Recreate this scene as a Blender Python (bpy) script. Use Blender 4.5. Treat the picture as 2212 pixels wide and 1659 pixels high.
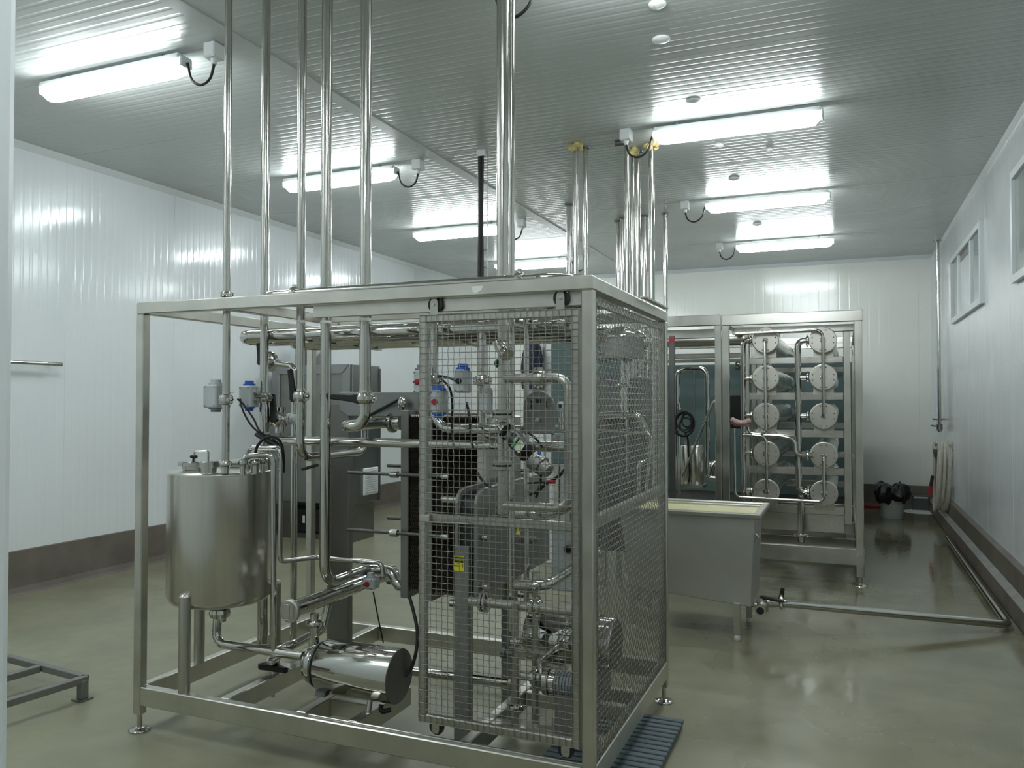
import bpy, math, random
from mathutils import Vector as V, Matrix

random.seed(7)
S = bpy.context.scene
for o in list(bpy.data.objects):
    bpy.data.objects.remove(o)

# ------------------------------------------------------------------ camera
FOC, CX, CY, EYE = 1730.0, 1106.0, 829.5, 1.5
YAW, PITCH = math.radians(22.57), math.radians(1.145)
cam_d = bpy.data.cameras.new('camera')
cam = bpy.data.objects.new('camera', cam_d)
S.collection.objects.link(cam)
cam.location = (0, 0, EYE)
cam.rotation_euler = (math.pi / 2 + PITCH, 0, YAW)
cam_d.sensor_width = 36
cam_d.lens = FOC / 2212 * 36
cam_d.clip_start = 0.05
S.camera = cam

# ------------------------------------------------------------------ world, exposure
S.view_settings.view_transform = 'Standard'
S.view_settings.look = 'None'
S.view_settings.gamma = 1
S.view_settings.use_curve_mapping = False
S.view_settings.exposure = 0.40
w = bpy.data.worlds.new('world')
S.world = w
w.use_nodes = True
w.node_tree.nodes['Background'].inputs[0].default_value = (0.5, 0.55, 0.55, 1)
w.node_tree.nodes['Background'].inputs[1].default_value = 0.02
LAMP = 25.0

# ------------------------------------------------------------------ pixel of the photograph -> point at a real depth
_c, _s = math.cos(YAW), math.sin(YAW)
_f = V((-_s, _c, 0)); _r = V((_c, _s, 0)); _u = V((0, 0, 1))
FWD = _f * math.cos(PITCH) + _u * math.sin(PITCH)
UPV = _u * math.cos(PITCH) - _f * math.sin(PITCH)
EYEP = V((0, 0, EYE))


def P(x, y, Y=None, X=None, Z=None, d=None):
    q = FWD + _r * ((x - CX) / FOC) - UPV * ((y - CY) / FOC)
    if Y is not None:
        t = Y / q.y
    elif X is not None:
        t = X / q.x
    elif Z is not None:
        t = (Z - EYE) / q.z
    else:
        t = d
    return EYEP + q * t


# ------------------------------------------------------------------ materials
MATS = {}


def mat(name, col, rough=0.5, metal=0.0, noise=0.0, scale=8.0, bump=0.0, bscale=40.0, stretch=(1, 1, 1), rvar=0.0,
        trans=0.0, emit=None, estr=0.0, spec=0.5, coat=0.0, alpha=1.0):
    m = bpy.data.materials.new(name)
    m.use_nodes = True
    nt = m.node_tree
    b = nt.nodes['Principled BSDF']
    b.inputs['Base Color'].default_value = (*col, 1)
    b.inputs['Roughness'].default_value = rough
    b.inputs['Metallic'].default_value = metal
    b.inputs['Specular IOR Level'].default_value = spec
    b.inputs['Transmission Weight'].default_value = trans
    b.inputs['Coat Weight'].default_value = coat
    if emit:
        b.inputs['Emission Color'].default_value = (*emit, 1)
        b.inputs['Emission Strength'].default_value = estr
    if noise or bump or rvar:
        tc = nt.nodes.new('ShaderNodeTexCoord')
        mp = nt.nodes.new('ShaderNodeMapping')
        mp.inputs['Scale'].default_value = stretch
        nt.links.new(tc.outputs['Object'], mp.inputs['Vector'])
        nz = nt.nodes.new('ShaderNodeTexNoise')
        nz.inputs['Scale'].default_value = scale
        nz.inputs['Detail'].default_value = 5
        nt.links.new(mp.outputs[0], nz.inputs['Vector'])
        if noise:
            r = nt.nodes.new('ShaderNodeMapRange')
            r.inputs['From Min'].default_value = 0.3
            r.inputs['From Max'].default_value = 0.7
            r.inputs['To Min'].default_value = 1 - noise
            r.inputs['To Max'].default_value = 1 + noise * 0.5
            nt.links.new(nz.outputs['Fac'], r.inputs['Value'])
            mx = nt.nodes.new('ShaderNodeMix')
            mx.data_type = 'RGBA'; mx.blend_type = 'MULTIPLY'
            mx.inputs['Factor'].default_value = 1
            mx.inputs['A'].default_value = (*col, 1)
            nt.links.new(r.outputs[0], mx.inputs['B'])
            nt.links.new(mx.outputs['Result'], b.inputs['Base Color'])
        if rvar:
            r2 = nt.nodes.new('ShaderNodeMapRange')
            r2.inputs['From Min'].default_value = 0.3
            r2.inputs['From Max'].default_value = 0.7
            r2.inputs['To Min'].default_value = max(0.02, rough - rvar)
            r2.inputs['To Max'].default_value = rough + rvar
            nt.links.new(nz.outputs['Fac'], r2.inputs['Value'])
            nt.links.new(r2.outputs[0], b.inputs['Roughness'])
        if bump:
            n2 = nt.nodes.new('ShaderNodeTexNoise')
            n2.inputs['Scale'].default_value = bscale
            nt.links.new(mp.outputs[0], n2.inputs['Vector'])
            bp = nt.nodes.new('ShaderNodeBump')
            bp.inputs['Strength'].default_value = bump
            bp.inputs['Distance'].default_value = 0.002
            nt.links.new(n2.outputs['Fac'], bp.inputs['Height'])
            nt.links.new(bp.outputs[0], b.inputs['Normal'])
    MATS[name] = m
    return m


STEEL = (0.52, 0.505, 0.46)
tube_m = mat('tube_steel', (0.64, 0.63, 0.58), 0.2, 1, noise=0.1, scale=5, rvar=0.04)
satin = mat('satin_steel', STEEL, 0.34, 1, noise=0.12, scale=5, rvar=0.06)
frame_m = mat('frame_steel', (0.63, 0.615, 0.555), 0.32, 1, noise=0.12, scale=7, rvar=0.03)
pipe_m = mat('pipe_steel', (0.56, 0.55, 0.515), 0.11, 1, noise=0.08, scale=6, rvar=0.05)
polish = mat('polished_steel', (0.58, 0.57, 0.535), 0.06, 1, noise=0.06, scale=4, rvar=0.03)
tank_m = mat('brushed_tank_steel', (0.66, 0.64, 0.59), 0.24, 1, noise=0.12, scale=3, bump=0.10, bscale=60, stretch=(9, 9, 0.4))
vat_m = mat('vat_steel', (0.56, 0.56, 0.545), 0.45, 1, noise=0.10, scale=3, rvar=0.05)
cab_m = mat('cabinet_steel', (0.33, 0.335, 0.33), 0.40, 1, noise=0.08, scale=3, rvar=0.05)
dullm = mat('dull_steel', (0.29, 0.285, 0.27), 0.42, 1, noise=0.1, scale=6)
darkm = mat('dark_steel', (0.16, 0.16, 0.155), 0.45, 0.8, noise=0.1, scale=6)
wire_m = mat('wire_steel', (0.40, 0.39, 0.36), 0.35, 1)
pack_m = mat('plate_edge_steel', (0.40, 0.36, 0.31), 0.4, 0.8)
castm = mat('grey_cast_metal', (0.24, 0.24, 0.225), 0.5, 0.5, noise=0.08, scale=8)
alu = mat('grey_anodised_housing', (0.50, 0.54, 0.54), 0.42, 0.25)
alud = mat('darker_grey_housing', (0.25, 0.28, 0.30), 0.45, 0.2)
blackp = mat('black_plastic', (0.012, 0.012, 0.013), 0.38)
rubber = mat('black_rubber', (0.010, 0.010, 0.010), 0.55)
bluep = mat('blue_plastic', (0.015, 0.12, 0.55), 0.4)
redp = mat('red_plastic', (0.38, 0.015, 0.03), 0.4)
whitep = mat('white_plastic', (0.72, 0.74, 0.73), 0.4)
greyp = mat('pale_grey_plastic', (0.62, 0.66, 0.66), 0.45)
wall_m = mat('white_panel', (0.79, 0.83, 0.84), 0.13, 0, noise=0.02, scale=2, rvar=0.05, bump=0.05, bscale=6)
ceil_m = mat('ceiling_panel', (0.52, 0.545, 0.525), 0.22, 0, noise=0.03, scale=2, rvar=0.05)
rear_m = mat('grey_white_panel', (0.55, 0.56, 0.54), 0.35)
back_m = mat('cream_white_panel', (0.84, 0.845, 0.79), 0.15, 0, noise=0.02, scale=2, rvar=0.05, bump=0.05, bscale=6)
trim_m = mat('white_trim', (0.74, 0.78, 0.78), 0.35)
base_m = mat('brown_kerb', (0.165, 0.140, 0.115), 0.55, 0, noise=0.25, scale=5, bump=0.15, bscale=30)
ledge_m = mat('kerb_ledge_painted_sheen', (0.27, 0.265, 0.245), 0.45, 0, noise=0.25, scale=6)  # kerb slope: the ceiling's reflection is put into this paler colour
milk = mat('pale_yellow_whey', (0.74, 0.69, 0.38), 0.25)
yel = mat('yellow_label', (0.72, 0.66, 0.03), 0.5)
yeldark = mat('black_print', (0.012, 0.010, 0.010), 0.5)
paper = mat('white_paper', (0.75, 0.76, 0.72), 0.6)
greenl = mat('green_print', (0.08, 0.42, 0.10), 0.5)
palegreen = mat('pale_green_paper', (0.62, 0.72, 0.52), 0.5)
tealm = mat('teal_grey_panel', (0.085, 0.135, 0.130), 0.45, 0, noise=0.12, scale=2)
navy = mat('navy_cloth', (0.018, 0.022, 0.045), 0.75, 0, noise=0.4, scale=14, bump=0.4, bscale=20)
bagm = mat('black_bin_plastic', (0.010, 0.010, 0.012), 0.25, 0, bump=0.8, bscale=25)
hosem = mat('cream_hose', (0.50, 0.47, 0.40), 0.5, 0, noise=0.15, scale=20)
matm = mat('blue_grey_plastic', (0.115, 0.150, 0.165), 0.5, 0, noise=0.1, scale=12)
foam = mat('yellow_foam', (0.55, 0.46, 0.20), 0.8, 0, noise=0.3, scale=30, bump=0.6, bscale=60)
beige = mat('beige_blind', (0.52, 0.42, 0.29), 0.6)
paneg = mat('greenish_pane', (0.72, 0.80, 0.78), 0.06, 0, trans=0.6)
glassm = mat('clear_glass', (0.9, 0.95, 0.95), 0.05, 0, trans=1.0)
tealp = mat('teal_print', (0.01, 0.09, 0.11), 0.5)
plastw = mat('pinkish_wrapped_hose', (0.50, 0.33, 0.30), 0.3, 0, noise=0.3, scale=40)
lampm = mat('lit_diffuser', (0.9, 0.9, 0.9), 0.4, 0, emit=(0.90, 0.98, 1.0), estr=LAMP)
foot_w = mat('white_foot', (0.62, 0.62, 0.55), 0.5)


def floor_material():
    m = bpy.data.materials.new('wet_epoxy_floor')
    m.use_nodes = True
    nt = m.node_tree; N = nt.nodes; L = nt.links
    b = N['Principled BSDF']
    tc = N.new('ShaderNodeTexCoord')

    def noise(scale, det, stretch=(1, 1, 1)):
        mp = N.new('ShaderNodeMapping'); mp.inputs['Scale'].default_value = stretch
        L.new(tc.outputs['Object'], mp.inputs[0])
        n = N.new('ShaderNodeTexNoise'); n.inputs['Scale'].default_value = scale; n.inputs['Detail'].default_value = det
        L.new(mp.outputs[0], n.inputs['Vector'])
        return n.outputs['Fac']

    def rng(x, a, b_, c, d):
        r = N.new('ShaderNodeMapRange')
        for k, v in zip(('From Min', 'From Max', 'To Min', 'To Max'), (a, b_, c, d)):
            r.inputs[k].default_value = v
        L.new(x, r.inputs['Value'])
        return r.outputs[0]

    def math_(op, a, c):
        q = N.new('ShaderNodeMath'); q.operation = op
        for i, x in enumerate((a, c)):
            if isinstance(x, (int, float)): q.inputs[i].default_value = x
            else: L.new(x, q.inputs[i])
        return q.outputs[0]
    sep = N.new('ShaderNodeSeparateXYZ'); L.new(tc.outputs['Object'], sep.inputs[0])
    # the walkway on the right is wet
    walk = math_('MULTIPLY', rng(sep.outputs['X'], -1.3, -0.4, 0, 1), rng(sep.outputs['Y'], 3.0, 4.5, 0.55, 1))
    n1 = noise(1.3, 3, (1, 0.8, 1))
    wet = rng(math_('ADD', n1, math_('ADD', math_('MULTIPLY', walk, 0.40), math_('MULTIPLY', rng(sep.outputs['Y'], 6.2, 8.5, 0, 0.30), rng(sep.outputs['X'], -3.0, -1.0, 0, 1)))), 0.70, 1.02, 0, 1)
    n3 = noise(9, 4)
    col = N.new('ShaderNodeMix'); col.data_type = 'RGBA'
    col.inputs['A'].default_value = (0.265, 0.258, 0.172, 1)
    col.inputs['B'].default_value = (0.185, 0.176, 0.112, 1)
    L.new(wet, col.inputs['Factor'])
    c2 = N.new('ShaderNodeMix'); c2.data_type = 'RGBA'; c2.blend_type = 'MULTIPLY'; c2.inputs['Factor'].default_value = 1
    L.new(col.outputs['Result'], c2.inputs['A'])
    L.new(rng(noise(2.6, 6), 0.3, 0.7, 0.82, 1.08), c2.inputs['B'])
    L.new(c2.outputs['Result'], b.inputs['Base Color'])
    ro = math_('ADD', rng(wet, 0, 1, 0.36, 0.03), rng(n3, 0.3, 0.7, -0.03, 0.04))
    L.new(ro, b.inputs['Roughness'])
    bp = N.new('ShaderNodeBump'); bp.inputs['Strength'].default_value = 0.30; bp.inputs['Distance'].default_value = 0.003
    hh = math_('ADD', math_('MULTIPLY', noise(11, 2), 0.45), math_('ADD', math_('MULTIPLY', math_('MULTIPLY', noise(34, 4), wet), 0.75), math_('MULTIPLY', noise(160, 2), 0.05)))
    L.new(hh, bp.inputs['Height'])
    L.new(bp.outputs[0], b.inputs['Normal'])
    return m


floor_m = floor_material()

# ------------------------------------------------------------------ mesh builder


class MB:
    def __init__(s):
        s.v = []; s.f = []; s.sm = []

    def add(s, vs, fs, smooth=False):
        k = len(s.v)
        s.v += [V(p) for p in vs]
        s.f += [tuple(i + k for i in f) for f in fs]
        s.sm += [smooth] * len(fs)
        return s

    def box(s, x0, x1, y0, y1, z0, z1):
        x0, x1 = sorted((x0, x1)); y0, y1 = sorted((y0, y1)); z0, z1 = sorted((z0, z1))
        vs = [(x, y, z) for x in (x0, x1) for y in (y0, y1) for z in (z0, z1)]
        return s.add(vs, [(0, 1, 3, 2), (4, 6, 7, 5), (0, 4, 5, 1), (2, 3, 7, 6), (0, 2, 6, 4), (1, 5, 7, 3)])

    def obox(s, c, u, v, w_):
        c, u, v, w_ = V(c), V(u), V(v), V(w_)
        vs = [c + u * a + v * b + w_ * d for a in (-1, 1) for b in (-1, 1) for d in (-1, 1)]
        return s.add(vs, [(0, 1, 3, 2), (4, 6, 7, 5), (0, 4, 5, 1), (2, 3, 7, 6), (0, 2, 6, 4), (1, 5, 7, 3)])

    def bar(s, a, b, wd, th, up=(0, 0, 1)):
        a, b = V(a), V(b); d = (b - a).normalized(); up = V(up)
        if abs(d.dot(up)) > 0.95: up = V((1, 0, 0))
        side = d.cross(up).normalized(); n = side.cross(d).normalized()
        return s.obox((a + b) / 2, (b - a) / 2, side * wd / 2, n * th / 2)

    def rings(s, rs, closed_ends=True, loop=False):
        n = len(rs[0]); k = len(s.v)
        for r in rs: s.v += [V(p) for p in r]
        m = len(rs)
        for i in range(m if loop else m - 1):
            a = k + i * n; b = k + ((i + 1) % m) * n
            for j in range(n):
                j2 = (j + 1) % n
                s.f.append((a + j, a + j2, b + j2, b + j)); s.sm.append(True)
        if closed_ends and not loop:
            for r, rev in ((rs[0], True), (rs[-1], False)):
                q = len(s.v); s.v += [V(p) for p in r]
                idx = list(range(q, q + n))
                s.f.append(tuple(idx[::-1] if rev else idx)); s.sm.append(False)
        return s

    @staticmethod
    def ring(c, d, r, n, ref=None):
        d = V(d).normalized()
        ref = V(ref) if ref is not None else (V((0, 0, 1)) if abs(d.z) < 0.9 else V((1, 0, 0)))
        a = d.cross(ref).normalized(); b = d.cross(a).normalized()
        return [V(c) + a * (r * math.cos(2 * math.pi * i / n)) - b * (r * math.sin(2 * math.pi * i / n)) for i in range(n)]

    def cyl(s, a, b, r, r2=None, n=18):
        a, b = V(a), V(b); d = b - a
        return s.rings([s.ring(a, d, r, n), s.ring(b, d, r if r2 is None else r2, n)])

    def lathe(s, o, d, prof, n=20):
        o, d = V(o), V(d).normalized()
        return s.rings([s.ring(o + d * t, d, max(r, 1e-4), n) for t, r in prof])

    def flatlathe(s, o, d, prof, n=20):
        """lathe with crisp steps: every band is its own cylinder/cone"""
        o, d = V(o), V(d).normalized()
        for (t0, r0), (t1, r1) in zip(prof[:-1], prof[1:]):
            A = s.ring(o + d * t0, d, max(r0, 1e-4), n); B = s.ring(o + d * t1, d, max(r1, 1e-4), n)
            s.rings([A, B], closed_ends=False)
        for t, r, rev in ((*prof[0], True), (*prof[-1], False)):
            A = s.ring(o + d * t, d, max(r, 1e-4), n); q = len(s.v); s.v += A
            idx = list(range(q, q + n)); s.f.append(tuple(idx[::-1] if rev else idx)); s.sm.append(False)
        return s

    def pipe(s, pts, r, R=None, n=14, seg=6):
        pts = [V(p) for p in pts]
        R = R or r * 2.6
        path = [pts[0]]
        for i in range(1, len(pts) - 1):
            a, b, c = pts[i - 1], pts[i], pts[i + 1]
            u = (a - b); w_ = (c - b)
            lu, lw = u.length, w_.length
            u.normalize(); w_.normalize()
            ang = u.angle(w_, math.pi)
            if ang > math.pi - 0.03:
                path.append(b); continue
            t = min(R / math.tan(ang / 2), lu * 0.49, lw * 0.49)
            rr = t * math.tan(ang / 2)
            p0 = b + u * t; p1 = b + w_ * t
            ctr = b + (u + w_).normalized() * (rr / math.sin(ang / 2))
            e0 = p0 - ctr; e1 = p1 - ctr
            th = e0.angle(e1)
            ax = e0.cross(e1).normalized()
            for k in range(seg + 1):
                path.append(ctr + Matrix.Rotation(th * k / seg, 3, ax) @ e0)
        path.append(pts[-1])
        out = [path[0]]
        for p in path[1:]:
            if (p - out[-1]).length > 1e-5: out.append(p)
        path = out
        rs = []; ref = None
        for i, p in enumerate(path):
            d = (path[min(i + 1, len(path) - 1)] - path[max(i - 1, 0)]).normalized()
            if i == 0: d = (path[1] - path[0]).normalized()
            if ref is None:
                ref = V((0, 0, 1)) if abs(d.z) < 0.9 else V((1, 0, 0))
            a = (ref - d * ref.dot(d)).normalized(); b = d.cross(a)
            ref = a
            rs.append([p + a * (r * math.cos(2 * math.pi * j / n)) + b * (r * math.sin(2 * math.pi * j / n)) for j in range(n)])
        return s.rings(rs)

    def curve(s, pts, r, n=8, sub=6):
        """smooth cable through points"""
        p = [V(q) for q in pts]; p = [p[0] * 2 - p[1]] + p + [p[-1] * 2 - p[-2]]
        out = []
        for i in range(1, len(p) - 2):
            for k in range(sub):
                t = k / sub; a, b, c, d = p[i - 1:i + 3]
                out.append(0.5 * ((2 * b) + (c - a) * t + (2 * a - 5 * b + 4 * c - d) * t * t + (3 * b - a - 3 * c + d) * t ** 3))
        out.append(p[-2])
        rs = []; ref = V((0.3, 0.2, 0.93))
        for i, q in enumerate(out):
            d = (out[min(i + 1, len(out) - 1)] - out[max(i - 1, 0)]).normalized()
            a = (ref - d * ref.dot(d)).normalized(); b = d.cross(a); ref = a
            rs.append([q + a * (r * math.cos(2 * math.pi * j / n)) + b * (r * math.sin(2 * math.pi * j / n)) for j in range(n)])
        return s.rings(rs)

    def prism(s, poly, ext):
        poly = [V(p) for p in poly]; e = V(ext); n = len(poly)
        vs = poly + [p + e for p in poly]
        fs = [tuple(range(n)), tuple(range(2 * n - 1, n - 1, -1))] + [(i, i + n, (i + 1) % n + n, (i + 1) % n) for i in range(n)]
        return s.add(vs, fs)

    def grid(s, fn, nu, nv, smooth=True):
        vs = [fn(i / nu, j / nv) for i in range(nu + 1) for j in range(nv + 1)]
        fs = [(i * (nv + 1) + j, (i + 1) * (nv + 1) + j, (i + 1) * (nv + 1) + j + 1, i * (nv + 1) + j + 1) for i in range(nu) for j in range(nv)]
        return s.add(vs, fs, smooth)

    def bounds(s):
        xs, ys, zs = zip(*[(p.x, p.y, p.z) for p in s.v])
        return V((min(xs), min(ys), min(zs))), V((max(xs), max(ys), max(zs)))

    def mesh(s, name, off):
        me = bpy.data.meshes.new(name)
        me.from_pydata([tuple(p - off) for p in s.v], [], s.f)
        me.polygons.foreach_set('use_smooth', s.sm)
        me.update()
        return me


def worldloc(o):
    q = V((0, 0, 0))
    while o is not None:
        q += o.location; o = o.parent
    return q


def tag(o, label, cat, group=None, kind=None):
    if label: o['label'] = label
    if cat: o['category'] = cat
    if group: o['group'] = group
    if kind: o['kind'] = kind
    return o


def link(o):
    S.collection.objects.link(o); return o


def thing(name, loc, label, cat, group=None):
    o = link(bpy.data.objects.new(name, None))
    o.location = loc
    o.empty_display_size = 0.05
    return tag(o, label, cat, group)


def fixn(me):
    import bmesh
    b = bmesh.new(); b.from_mesh(me); bmesh.ops.recalc_face_normals(b, faces=b.faces); b.to_mesh(me); b.free()


def part(parent, name, mb, m, label=None, bevel=0, kind=None):
    off = worldloc(parent)
    me = mb.mesh(name, off)
    fixn(me)
    me.materials.append(m)
    o = link(bpy.data.objects.new(name, me))
    o.parent = parent
    if label: o['label'] = label
    if kind: o['kind'] = kind
    if bevel:
        bv = o.modifiers.new('edge', 'BEVEL'); bv.width = bevel; bv.segments = 1; bv.limit_method = 'ANGLE'
        bv.angle_limit = math.radians(60)
    return o


def solo(name, mb, m, label, cat, group=None, bevel=0, kind=None):
    lo, hi = mb.bounds()
    off = V(((lo.x + hi.x) / 2, (lo.y + hi.y) / 2, lo.z))
    me = mb.mesh(name, off); fixn(me); me.materials.append(m)
    o = link(bpy.data.objects.new(name, me)); o.location = off
    if bevel:
        bv = o.modifiers.new('edge', 'BEVEL'); bv.width = bevel; bv.segments = 1; bv.limit_method = 'ANGLE'
        bv.angle_limit = math.radians(60)
    return tag(o, label, cat, group, kind)


def structure(name, mb=None, m=None, loc=(0, 0, 0), bevel=0):
    if mb is None:
        o = link(bpy.data.objects.new(name, None)); o.location = loc
    else:
        me = mb.mesh(name, V(loc)); fixn(me); me.materials.append(m)
        o = link(bpy.data.objects.new(name, me)); o.location = loc
        if bevel:
            bv = o.modifiers.new('edge', 'BEVEL'); bv.width = bevel; bv.segments = 2; bv.limit_method = 'ANGLE'
    o['kind'] = 'structure'
    return o


def dup(root, loc, label=None, group=None, extra=None):
    r = root.copy(); link(r); r.location = loc
    if label: r['label'] = label
    if group: r['group'] = group
    for ch in list(root.children):
        c = ch.copy(); link(c); c.parent = r
        for g in list(ch.children):
            q = g.copy(); link(q); q.parent = c
    return r


def text(parent, body, size, loc, rot, m, name='lettering', bold=0.0):
    cu = bpy.data.curves.new(name, 'FONT')
    cu.body = body; cu.size = size; cu.align_x = 'CENTER'; cu.align_y = 'CENTER'
    cu.extrude = 0.0003; cu.offset = bold
    cu.materials.append(m)
    tmp = link(bpy.data.objects.new('tmp', cu))
    me = bpy.data.meshes.new_from_object(tmp.evaluated_get(bpy.context.evaluated_depsgraph_get()))
    bpy.data.objects.remove(tmp)
    o = link(bpy.data.objects.new(name, me))
    o.parent = parent
    o.location = V(loc) - worldloc(parent)
    o.rotation_euler = rot
    return o


UX, UY, UZ = V((1, 0, 0)), V((0, 1, 0)), V((0, 0, 1))

# ================================================================== ROOM
CEIL, XL, XR, YB, YF = 3.5, -5.9, 1.15, 12.35, -2.2

fl = MB().grid(lambda u, v: (XL - 0.2 + (XR + 0.4 - XL) * u, YF + (YB - YF) * v, 0), 12, 24, False)
structure('floor', fl, floor_m)


def rib_profile(length, pitch, depth):
    """(along, inward) points of a lightly ribbed sandwich panel with a tongue-and-groove joint at each end"""
    pts = [(0, -0.004), (0.004, 0)]
    n = max(1, round(length / pitch)); p = length / n
    for i in range(1, n):
        c = i * p
        pts += [(c - 0.016, 0), (c - 0.006, -depth), (c + 0.006, -depth), (c + 0.016, 0)]
    pts += [(length - 0.004, 0), (length, -0.004)]
    return pts


def panel_mesh(name, length, span, pitch, depth, a_dir, n_dir, s_dir, m):
    """ribbed sheet: a_dir across the ribs, n_dir into the room, s_dir along the ribs"""
    mb = MB(); pr = rib_profile(length, pitch, depth)
    A, Nn, Sd = V(a_dir), V(n_dir), V(s_dir)
    vs = []; fs = []
    for a, d in pr:
        q = A * a + Nn * d; vs += [q, q + Sd * span]
    for i in range(len(pr) - 1):
        fs.append((2 * i, 2 * i + 1, 2 * i + 3, 2 * i + 2))
    k = len(vs)   # back sheet gives the panel its thickness
    back = [A * 0 + Nn * -0.08, A * 0 + Nn * -0.08 + Sd * span, A * length + Nn * -0.08, A * length + Nn * -0.08 + Sd * span]
    vs += back
    fs += [(k, k + 1, k + 3, k + 2), (0, 1, k + 1, k), (len(pr) * 2 - 2, len(pr) * 2 - 1, k + 3, k + 2)]
    fs += [tuple([2 * i for i in range(len(pr))] + [k + 2, k]), tuple([2 * i + 1 for i in range(len(pr))] + [k + 3, k + 1])]
    mb.add(vs, fs)
    me = mb.mesh(name, V((0, 0, 0))); fixn(me); me.materials.append(m)
    return me


def panels(root, me, starts, nm):
    for p in starts:
        o = link(bpy.data.objects.new(nm, me)); o.parent = root; o.location = V(p) - root.location


PW = 1.15
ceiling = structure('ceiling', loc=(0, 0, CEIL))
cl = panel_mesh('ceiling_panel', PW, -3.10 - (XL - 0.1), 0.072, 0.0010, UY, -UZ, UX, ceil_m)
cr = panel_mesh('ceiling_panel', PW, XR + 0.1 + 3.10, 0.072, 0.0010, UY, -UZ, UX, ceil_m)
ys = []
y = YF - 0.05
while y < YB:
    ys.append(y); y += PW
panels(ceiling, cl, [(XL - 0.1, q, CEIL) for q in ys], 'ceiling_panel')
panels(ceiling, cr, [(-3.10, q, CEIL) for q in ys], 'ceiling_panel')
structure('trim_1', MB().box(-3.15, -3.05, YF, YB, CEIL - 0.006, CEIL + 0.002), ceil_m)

wall_left = structure('wall_left', loc=(XL, 0, 0))
wl = panel_mesh('wall_panel', PW, CEIL - 0.30 + 0.02, 0.075, 0.0005, UY, UX, UZ, wall_m)
panels(wall_left, wl, [(XL, q, 0.30) for q in ys], 'wall_panel')
wall_back = structure('wall_back', loc=(0, YB, 0))
wb = panel_mesh('wall_panel', PW, CEIL - 0.30 + 0.02, 0.125, 0.0004, UX, -UY, UZ, back_m)
xs = []; x = XL - 0.05
while x < XR: xs.append(x); x += PW
panels(wall_back, wb, [(q, YB, 0.30) for q in xs], 'wall_panel')
wall_right = structure('wall_right', loc=(XR, 0, 0))
wr = panel_mesh('wall_panel', PW, CEIL - 0.30 + 0.02, 0.075, 0.0004, UY, -UX, UZ, wall_m)
panels(wall_right, wr, [(XR, q, 0.30) for q in ys], 'wall_panel')
# partition the photographer looks past (its rounded end shows at the left edge) and the far end of the corridor
structure('wall_front', MB().box(XL, -1.58, 0.98, 1.08, 0, CEIL), wall_m)
jb = MB()
jx = -1.540
prof = [(jx - 0.06, 0.955), (jx - 0.02, 0.958), (jx - 0.006, 0.966), (jx, 0.98), (jx, 1.085), (jx - 0.006, 1.098), (jx - 0.02, 1.105), (jx - 0.06, 1.108)]
jb.prism([(a, b, 0) for a, b in prof], (0, 0, CEIL))
structure('trim_2', jb, trim_m)
structure('wall_rear', MB().box(XL - 0.2, XR + 0.2, YF - 0.1, YF, 0, CEIL), rear_m)
# cornice strips
structure('trim_3', MB().prism([(XL, 0.5, CEIL - 0.05), (XL + 0.045, 0.5, CEIL), (XL, 0.5, CEIL)], (0, YB - 0.5, 0)), trim_m)
structure('trim_4', MB().prism([(XL, YB, CEIL - 0.05), (XL, YB - 0.045, CEIL), (XL, YB, CEIL)], (XR - XL, 0, 0)), trim_m)
structure('trim_5', MB().prism([(XR, YF, CEIL - 0.03), (XR - 0.03, YF, CEIL), (XR, YF, CEIL)], (0, YB - YF, 0)), trim_m)
structure('trim_6', MB().prism([(XR, YB, 0.3), (XR - 0.05, YB, 0.3), (XR, YB - 0.05, 0.3)], (0, 0, CEIL - 0.3)), trim_m)
# kerbs
k_ = MB().prism([(XL - 0.05, YF, 0), (XL + 0.05, YF, 0), (XL + 0.035, YF, 0.02), (XL + 0.02, YF, 0.06), (XL + 0.012, YF, 0.335), (XL - 0.05, YF, 0.365)], (0, YB - YF, 0))
structure('baseboard_left', k_, base_m)
k_ = MB().prism([(XL, YB + 0.05, 0), (XL, YB - 0.05, 0), (XL, YB - 0.03, 0.06), (XL, YB - 0.015, 0.315), (XL, YB + 0.05, 0.345)], (XR - XL, 0, 0))
structure('baseboard_back', k_, base_m)
k_ = MB().prism([(XR + 0.05, YF, 0), (1.055, YF, 0), (1.035, YF, 0.02), (1.05, YF, 0.135), (1.098, YF, 0.165), (1.108, YF, 0.315), (XR + 0.05, YF, 0.35)], (0, YB - YF, 0))
structure('baseboard_right', k_, base_m)
structure('trim_7', MB().prism([(1.048, YF, 0.137), (1.096, YF, 0.167), (1.096, YF, 0.169), (1.046, YF, 0.139)], (0, YB - YF, 0)), ledge_m)  # thin strip over the kerb slope, ceiling sheen painted as paler grey


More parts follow.
